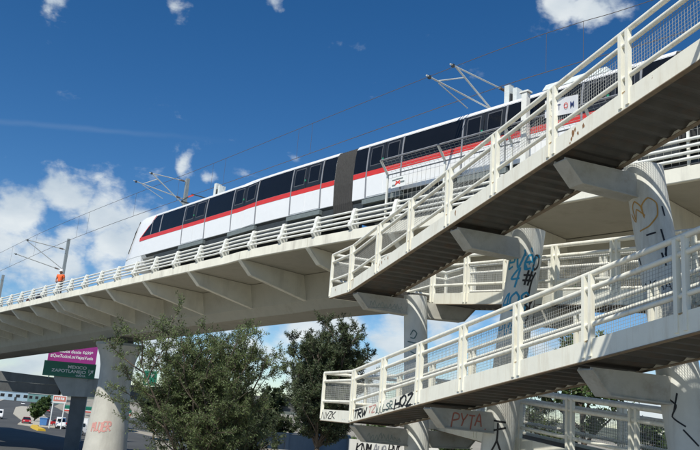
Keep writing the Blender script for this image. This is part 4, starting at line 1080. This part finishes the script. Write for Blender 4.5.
# ------------------------------------------------------------------ buildings far away and walls behind the trees
def house(name, label, c, xd, w, d, z0, h, mw_, windows, door=True, group=None):
    X = Vector((*xd,0)).normalized(); Y = Vector((-X.y,X.x,0)); c = Vector((*c,0))
    T = thing(name, label, 'building', (c.x,c.y,z0), group)
    P = lambda x,y,z: c+X*x+Y*y+ZV*(z0+z)
    b = MB(); b.hexa([P(-w/2,0,0),P(w/2,0,0),P(w/2,d,0),P(-w/2,d,0),P(-w/2,0,h),P(w/2,0,h),P(w/2,d,h),P(-w/2,d,h)]); b.build('wall', mw_, T)
    b = MB(); b.hexa([P(-w/2-.3,-.3,h+.003),P(w/2+.3,-.3,h+.003),P(w/2+.3,d+.3,h+.003),P(-w/2-.3,d+.3,h+.003),P(-w/2-.3,-.3,h+.4),P(w/2+.3,-.3,h+.4),P(w/2+.3,d+.3,h+.4),P(-w/2-.3,d+.3,h+.4)]); b.build('roof', M['wallw'], T)
    n = windows
    for k in range(n):
        x = -w/2 + w*(k+.5)/n
        b = MB(); b.box(P(x,-.02,h*.55), X*(w/n*.28), Y*.05, ZV*(h*.18)); fr = b.build('window', M['trim'], T)
        b = MB(); b.box(P(x,-.06,h*.55), X*(w/n*.25), Y*.03, ZV*(h*.16)); b.build('pane', M['cglass'], fr)
    if door:
        b = MB(); b.box(P(w*.06,-.03,1.15), X*.7, Y*.05, ZV*1.15); b.build('door', M['under'], T)
    return T
house('shop_building','pale blue shop building at the far end of the road',(-213,520),(.94,.33),19,12,LOW,5.6,M['wallb'],4)
house('shop_building','long teal shop building at the far end of the road',(-192,520),(.94,.33),22,12,LOW,5.4,M['wallt'],6)
# grey-blue wall behind the feathery tree, graffiti wall under the ramps
gw = thing('boundary_wall', 'long blue grey boundary wall behind the feathery tree', 'wall', (-6,66,LOW))
b = MB(); b.hexa([(-12,62,LOW-.2),(1.5,72,LOW-.2),(1.4,72.2,LOW-.2),(-12.1,62.2,LOW-.2),(-12,62,.05),(1.5,72,.35),(1.4,72.2,.35),(-12.1,62.2,.04)]); b.build('panel', M['wallg'], gw)
for k in range(6):
    f_ = k/5; x = -12.1+13.5*f_; y = 61.95+10*f_
    b = MB(); b.box((x+.05,y-.08,-2.3+.15*f_), (.11,.08,0), (-.06,.08,0), (0,0,2.52)); b.build('pilaster', M['wallg'], gw)
b = MB(); b.bar((-12.05,62.1,.12),(1.45,72.1,.42),.34,.1); b.build('coping', M['wallg'], gw)
ww = thing('graffiti_wall', 'low white wall with dark scrawls and a red base, seen under the end landing', 'wall', (2.6,42,0))
b = MB(); b.hexa([(.9,41.4,-.4),(6.5,43,-.4),(6.45,43.2,-.4),(.85,41.6,-.4),(.9,41.4,1.02),(6.5,43,1.02),(6.45,43.2,1.02),(.85,41.6,1.02)]); wp = b.build('panel', M['wallw'], ww)
wd_ = (Vector((6.5,43,0))-Vector((.9,41.4,0))).normalized(); wn_ = Vector((wd_.y,-wd_.x,0))
wsurf = lambda a,z,l: Vector((.9,41.4,0))+wd_*a+ZV*z+wn_*(l+.002)
for (tx,x0,x1,z0,h,mm,sd) in (('KNM',.35,1.15,.35,.5,'black',61),('AHe',1.3,2.0,.3,.5,'trim',62),('Pvr',2.15,2.9,.3,.62,'black',63),('LAZ',.3,1.6,-.1,.3,'redsp',64),('XOR',3.2,4.2,.3,.4,'blue',65)):
    st,w_ = text_strokes(tx, seed=sd); ribbon('graffiti', put(st,x0,z0,(x1-x0)/w_,h), .07, wsurf, M[mm], wp)

def hill(name, pts, y0, depth, m):
    b = MB(); n = len(pts); rows = []
    for f_, k in ((0,0),(.35,.75),(.6,1.0),(1,.3)):
        rows.append([(x, y0+depth*f_, LOW-1+(h+1)*k) for x,h in pts])
    b.add([p for r_ in rows for p in r_], [(j*n+i,j*n+i+1,(j+1)*n+i+1,(j+1)*n+i) for j in range(3) for i in range(n-1)])
    sset(b.build(name, m, smooth=True), kind='structure')
r = random.Random(77)
M['hill'] = mat('scrub hill', (.085,.10,.075), .95, .3, .02, bump=.3, stain=(.16,.14,.11), stain_amt=.6, stain_scale=.015)
hill('hills', [(-1900+60*k, 26+14*noise.noise(Vector((k*.23,3.1,0)))+7*noise.noise(Vector((k*.71,1.7,0)))) for k in range(76)], 1500, 900, M['hill'])
# ------------------------------------------------------------------ vehicles
def make_vehicle(kind, paint, loc, head, label, group, tag='parked'):
    """head = direction the front points to (x, y)"""
    Fd = Vector((*head,0)).normalized(); Sd = Vector((-Fd.y,Fd.x,0)); Lc = Vector(loc)
    nm = {'car':'car','van':'van','truck':'truck'}[kind]
    T = thing(nm, label, nm, loc, group)
    P = lambda x,y,z: Lc+Fd*x+Sd*y+ZV*z
    if kind == 'car':
        prof = [(-2.05,.35),(-2.1,.75),(-2.0,.98),(-1.0,1.02),(.95,.98),(1.75,.86),(2.05,.66),(2.1,.36)]; hw = .86
        cabb = [(-1.75,1.0),(-1.25,1.44),(.25,1.46),(1.05,.97)]; wx = (-1.3,1.3); wr = .32
    elif kind == 'van':
        prof = [(-2.3,.4),(-2.35,1.0),(-2.3,1.2),(1.2,1.2),(1.9,1.05),(2.25,.75),(2.3,.4)]; hw = .95
        cabb = [(-2.28,1.2),(-2.15,2.0),(-1.9,2.2),(.6,2.2),(.95,2.02),(1.45,1.18)]; wx = (-1.4,1.45); wr = .36
    else:
        prof = [(-2.9,.6),(-2.9,1.0),(1.0,1.0),(1.02,1.4),(2.6,1.3),(2.75,.9),(2.75,.5)]; hw = 1.05
        cabb = [(1.05,1.38),(1.1,2.2),(1.9,2.25),(2.5,1.3)]; wx = (-1.9,1.8); wr = .45
    b = MB(); ins = [(x*.985,z) for x,z in prof]
    b.loft([[P(x*.96,-hw,z if z < .9 else z-.05) for x,z in prof],[P(x,-hw+.1,z) for x,z in prof],[P(x,hw-.1,z) for x,z in prof],[P(x*.96,hw,z if z < .9 else z-.05) for x,z in prof]])
    b.build('body', M[paint], T, smooth=40)
    b = MB(); k = .78 if kind != 'van' else .92
    nb_ = len(cabb); roofz = max(z for x,z in cabb)
    ring_ = lambda s_: [P(x, s_*(hw*.97 if z < roofz-.3 else hw*k), z) for x,z in cabb]
    b.loft([ring_(-1),ring_(1)]); cabn = b.build('cabin', M['cglass' if kind == 'car' else paint], T, smooth=30)
    if kind == 'car':
        b = MB(); b.hexa([P(-1.28,-hw*k,1.43),P(.28,-hw*k,1.45),P(.28,hw*k,1.45),P(-1.28,hw*k,1.43),P(-1.2,-hw*k*.9,1.49),P(.18,-hw*k*.9,1.5),P(.18,hw*k*.9,1.5),P(-1.2,hw*k*.9,1.49)]); b.build('roof', M[paint], T)
        b = MB()
        for s_ in (-1,1): b.bar(P(-.45,s_*(hw*.97+.005),1.0),P(-.45,s_*(hw*k+.008),1.44),.05,.06,up=Fd)
        b.build('pillar', M[paint], T)
    else:
        zz = (1.35,1.95) if kind == 'van' else (1.5,2.1)
        x1 = (1.32,1.02) if kind == 'van' else (2.42,2.06)
        b = MB(); b.add([P(x1[0]+.06,-hw*.8,zz[0]),P(x1[0]+.06,hw*.8,zz[0]),P(x1[1]+.04,hw*.74,zz[1]),P(x1[1]+.04,-hw*.74,zz[1])],[(0,1,2,3)]); b.build('windscreen', M['cglass'], T, recalc=False)
        b = MB()
        for s_ in (-1,1):
            xs_ = (.2,.95) if kind == 'van' else (1.25,2.0)
            b.hexa([P(xs_[0],s_*hw*.93,zz[0]),P(xs_[1],s_*hw*.93,zz[0]),P(xs_[1],s_*(hw*.985),zz[0]),P(xs_[0],s_*(hw*.985),zz[0]),P(xs_[0],s_*hw*.86,zz[1]),P(xs_[1]-.1,s_*hw*.86,zz[1]),P(xs_[1]-.1,s_*(hw*.95),zz[1]),P(xs_[0],s_*(hw*.95),zz[1])])
        b.build('side_window', M['cglass'], T)
        if kind == 'truck':
            b = MB(); b.hexa([P(-2.85,-1.1,1.05),P(.9,-1.1,1.05),P(.9,1.1,1.05),P(-2.85,1.1,1.05),P(-2.85,-1.1,3.0),P(.9,-1.1,3.0),P(.9,1.1,3.0),P(-2.85,1.1,3.0)]); b.build('cargo_box', M['cwhite'], T)
    for x in wx:
        for s_ in (-1,1):
            b = MB(); b.tube([P(x,s_*(hw-.2),wr),P(x,s_*(hw+.01),wr)], wr, 18); wl = b.build('wheel', M['tyre'], T)
            b = MB(); b.tube([P(x,s_*(hw+.005),wr),P(x,s_*(hw+.02),wr)], wr*.6, 12); b.build('rim', M['rim'], wl)
    xf = max(x for x,z in prof)
    for s_ in (-1,1):
        b = MB(); b.box(P(xf-.12,s_*hw*.7,.72), Fd*.1, Sd*.16, ZV*.08); b.build('headlight', M['lamp'], T)
        b = MB(); b.box(P(-xf+.1 if kind != 'truck' else -2.88,s_*hw*.75,.85), Fd*.08, Sd*.12, ZV*.09); b.build('tail_light', M['tail'], T)
    b = MB(); b.box(P(xf-.04,0,.45), Fd*.06, Sd*hw*.8, ZV*.1); b.build('bumper', M['under'], T)
    return T
G = 'vehicles on the lower road'
rd = (.36,-.93); away = (-.36,.93)
make_vehicle('car','cwhite',(-153,386,LOW+.02),rd,'white car driving alone in the middle of the lower road',G)
make_vehicle('van','cwhite',(-222,548,LOW+.02),rd,'white van far down the lower road beside a dark car',G)
make_vehicle('car','cdark',(-208,552,LOW+.02),rd,'dark car far down the lower road beside a white van',G)
make_vehicle('truck','cwhite',(-197,545,LOW+.02),rd,'white box truck far away in front of the teal building',G)
make_vehicle('car','cwhite',(-170,470,LOW+.02),rd,'white car just in front of the distant white box truck',G)
make_vehicle('car','cred',(-67.6,174,LOW+.02),(.42,-.9),'red car stopped at the tip of the planted median',G)
make_vehicle('van','cwhite',(-81.5,192,LOW+.02),rd,'white vehicle cut by the left edge of the picture',G)
make_vehicle('car','cred',(-103.5,284,LOW+.02),rd,'red car partly hidden behind the median trees',G)
make_vehicle('car','cred',(-60.5,175,LOW+.02),(.95,.3),'red car parked between the blue bin and the white van',G)
make_vehicle('van','cwhite',(-57.3,166,LOW+.02),(.36,-.93),'white rounded van parked facing the street under the sign board',G)
make_vehicle('truck','cwhite',(-45.0,146,LOW+.02),(-.75,-.6),'white truck showing between the grey pier and the round pier',G)
make_vehicle('van','cwhite',(-42,192,LOW+.02),(.9,-.3),'white van seen low behind the feathery tree',G)
bl = thing('waste_bin', 'blue waste container standing on the median near the yellow kerb', 'bin', (-62.2,170,LOW))
b = MB(); b.hexa([(-62.9,169.4,LOW+.25),(-61.5,169.4,LOW+.25),(-61.5,170.6,LOW+.25),(-62.9,170.6,LOW+.25),(-63.0,169.3,LOW+1.6),(-61.4,169.3,LOW+1.6),(-61.4,170.7,LOW+1.6),(-63.0,170.7,LOW+1.6)]); b.build('container', M['cblue'], bl)
b = MB(); b.abox(-63.08,-61.32,169.2,170.8,LOW+1.603,LOW+1.76); b.build('lid', M['cblue'], bl)
for x in (-62.7,-61.7):
    b = MB(); b.tube([(x-.08,169.6,LOW+.15),(x+.08,169.6,LOW+.15)],.15,12); b.build('wheel', M['tyre'], bl)

# ------------------------------------------------------------------ trees
def tree(name, label, base, height, spread, m, seed, n_limbs=7, leaf=(.13,.045), density=1., rise=.55, droop=0., crown0=.15, trunk_r=.18, group=None, cat='tree', stems=1, flare=.3, maxleaf=60000, levels=3, sub=(5,6)):
    r = random.Random(seed); base = Vector(base)
    T = thing(name, label, cat, base, group)
    wood = MB(); lv = []; lf = []; tips = []
    def branch(p, d, length, rad, level):
        n = 7 if level == 0 else 5
        pts = [p.copy()]; q = p.copy(); dd = d.normalized()
        for i in range(n):
            bend = ZV*(rise*.14 if level < 2 else rise*.06-droop*.22)
            dd = (dd + Vector((r.uniform(-1,1),r.uniform(-1,1),r.uniform(-.7,.7)))*.15 + bend).normalized()
            q = q + dd*length/n; pts.append(q.copy())
        wood.tube(pts, [max(.005, rad*(1-.8*i/n)) for i in range(n+1)], 6 if level < 2 else 3, cap=False)
        if level >= levels-1: tips.append(pts)
        if level >= levels: return
        k = sub[min(level,len(sub)-1)] if level else n_limbs
        for j in range(k):
            f_ = (crown0 + (1-crown0)*(j+r.random())/k) if level == 0 else r.uniform(.15,1)
            x = f_*n; i = min(int(x), n-1); s_ = pts[i].lerp(pts[i+1], x-i)
            axis = (pts[i+1]-pts[i]).normalized()
            az = r.uniform(0,2*PI) if level else (j*2.399 + r.uniform(-.4,.4))
            side = Vector((math.cos(az), math.sin(az), 0)); side = (side - axis*side.dot(axis)).normalized()
            nd = (side + ZV*r.uniform(.3,1.0)*rise*(.5+.8*f_) + axis*r.uniform(.2,.8)).normalized()
            L_ = (spread*(1.0-.5*f_) if level == 0 else length*r.uniform(.35,.6))
            branch(s_, nd, L_*r.uniform(.7,1.2), rad*.5, level+1)
    if stems == 1: branch(base, Vector((0,0,1)), height*.9, trunk_r, 0)
    else:
        wood.tube([base-ZV*.3, base+ZV*.25, base+ZV*.6], [trunk_r*1.9,trunk_r*1.7,trunk_r*1.3], 10)
        for k in range(stems):
            a_ = 2*PI*k/stems + r.uniform(-.4,.4); fl = flare*r.uniform(.35,1.25)
            branch(base+ZV*.4, Vector((math.cos(a_)*fl, math.sin(a_)*fl, 1)), height*r.uniform(.72,1.0)*math.sqrt(1+fl*fl*.5), trunk_r, 0)
    wood.build('trunk', M['bark'], T, smooth=True, recalc=False)
    total = sum(sum((pts[i+1]-pts[i]).length for i in range(len(pts)-1)) for pts in tips)
    per = min(maxleaf/max(total,1), 70*density)
    for pts in tips:
        ln = sum((pts[i+1]-pts[i]).length for i in range(len(pts)-1))
        cnt = int(ln*per+r.random())
        for c in range(cnt):
            x = (c+r.random())/cnt*(len(pts)-1); i = min(int(x),len(pts)-2)
            s_ = pts[i].lerp(pts[i+1],x-i); ax = (pts[i+1]-pts[i]).normalized()
            sd = Vector((r.gauss(0,1),r.gauss(0,1),r.gauss(0,1))); sd = (sd-ax*sd.dot(ax)).normalized()
            d = (sd*.9 + ax*r.uniform(.2,1.1) - ZV*droop*r.random()).normalized()
            L_ = leaf[0]*r.uniform(.6,1.35); Wd = leaf[1]*r.uniform(.7,1.3)
            s_ = s_ + sd*r.uniform(0,.04)
            cr_ = d.cross(Vector((r.gauss(0,1),r.gauss(0,1),r.gauss(0,1)))).normalized()*Wd/2
            k = len(lv)
            lv.extend([s_, s_+d*L_*.45+cr_, s_+d*L_, s_+d*L_*.45-cr_]); lf.append((k,k+1,k+2,k+3))
    b = MB(); b.add(lv, lf); b.build('crown', m, T, recalc=False)
    print(label, 'leaves', len(lf), 'total', round(total))
    return T
tree('tree', 'feathery grey green tree in front of the round viaduct pier', (-5.5,33.5,-1.6), 5.55, 3.1, M['leafA'], 27, n_limbs=11, leaf=(.125,.034), density=1.5, rise=.7, droop=.25, crown0=.06, trunk_r=.08, maxleaf=115000, stems=12, flare=.72, sub=(6,5))
tree('tree', 'dark evergreen tree directly left of the lower ramp end', (-.9,46,-.2), 6.7, 2.5, M['leafB'], 24, n_limbs=15, leaf=(.18,.043), density=1.3, rise=.95, droop=.0, crown0=.0, trunk_r=.10, maxleaf=115000, stems=9, flare=.54, sub=(6,5))
tree('tree', 'green leafy tree standing behind the ramp columns at right', (8.8,27.2,0), 5.6, 3.0, M['leafC'], 31, n_limbs=10, leaf=(.17,.085), density=.55, rise=.6, droop=.3, crown0=.35, trunk_r=.13, maxleaf=16000)
tree('tree', 'small willowy tree seen through the lowest ramp railing', (6.9,27.5,0), 3.2, 1.5, M['leafA'], 37, n_limbs=9, leaf=(.14,.03), density=.7, rise=.6, droop=.9, crown0=.3, trunk_r=.07, maxleaf=12000)
def bush(label, base, h, sp, m, seed, ml=9000, group=None):
    return tree('bush', label, base, h, sp*.7, m, seed, stems=5, flare=.5, n_limbs=8, leaf=(.13,.06), density=.9, rise=.7, droop=.2, crown0=.02, trunk_r=.05, maxleaf=ml, cat='bush', group=group, sub=(5,4))
bush('dense green bush behind the lowest railing at the right edge', (9.4,22.6,0), 2.3, 1.4, M['leafC'], 41, 16000)
bush('green bush behind the lower end of the ramps, between two columns', (5.6,37.6,0), 1.7, 1.5, M['leafC'], 43)
bush('dark spreading bush between the feathery tree and the dark evergreen', (-4.4,41,-1.2), 2.9, 2.6, M['leafB'], 47, 22000)
for k,(x,y,h,sp,lb) in enumerate([(-97,262,5.0,2.6,'taller rounded tree on the planted road median'),(-84,226,4.2,2.3,'middle rounded tree on the planted road median'),(-72,190,3.6,2.2,'nearest small tree on the median, beside the red car')]):
    tree('tree', lb, (x,y,LOW+.1), h, sp, M['leafC'], 60+k, n_limbs=14, leaf=(.6,.4), density=.8, rise=.6, droop=.1, crown0=.15, trunk_r=.15, maxleaf=2600, levels=2, group='trees on the road median')
for k,(x,y,h,sp,lb) in enumerate([(-18,112,9,4.6,'dark tree beyond the overpass, behind the feathery tree'),(-9,108,9,4.6,'tall green tree beyond the blue grey wall'),(-2,100,8.5,4.4,'broad tree beyond the blue grey wall, near the dark evergreen'),(-34,150,8,4.5,'dark broad tree far behind the white van'),(-52,190,6.5,3.5,'tree behind the striped fuel station canopy'),(-38,182,6,3.2,'tree right of the striped canopy, behind the round pier'),(10,70,5.5,3.2,'distant tree low on the horizon behind the lower ramps'),(18,64,6.0,3.6,'distant tree low on the horizon right of the middle column'),(4,84,5.8,3.4,'distant tree behind the white graffiti wall')]):
    tree('tree', lb, (x,y,gz(x,y)), h, sp, M['leafB' if k%2 else 'leafC'], 80+k, n_limbs=16, leaf=(.5,.28), density=.8, rise=.6, droop=.1, crown0=.1, trunk_r=.2, maxleaf=9000, levels=2, group='background trees')
print('objects', len(bpy.data.objects))
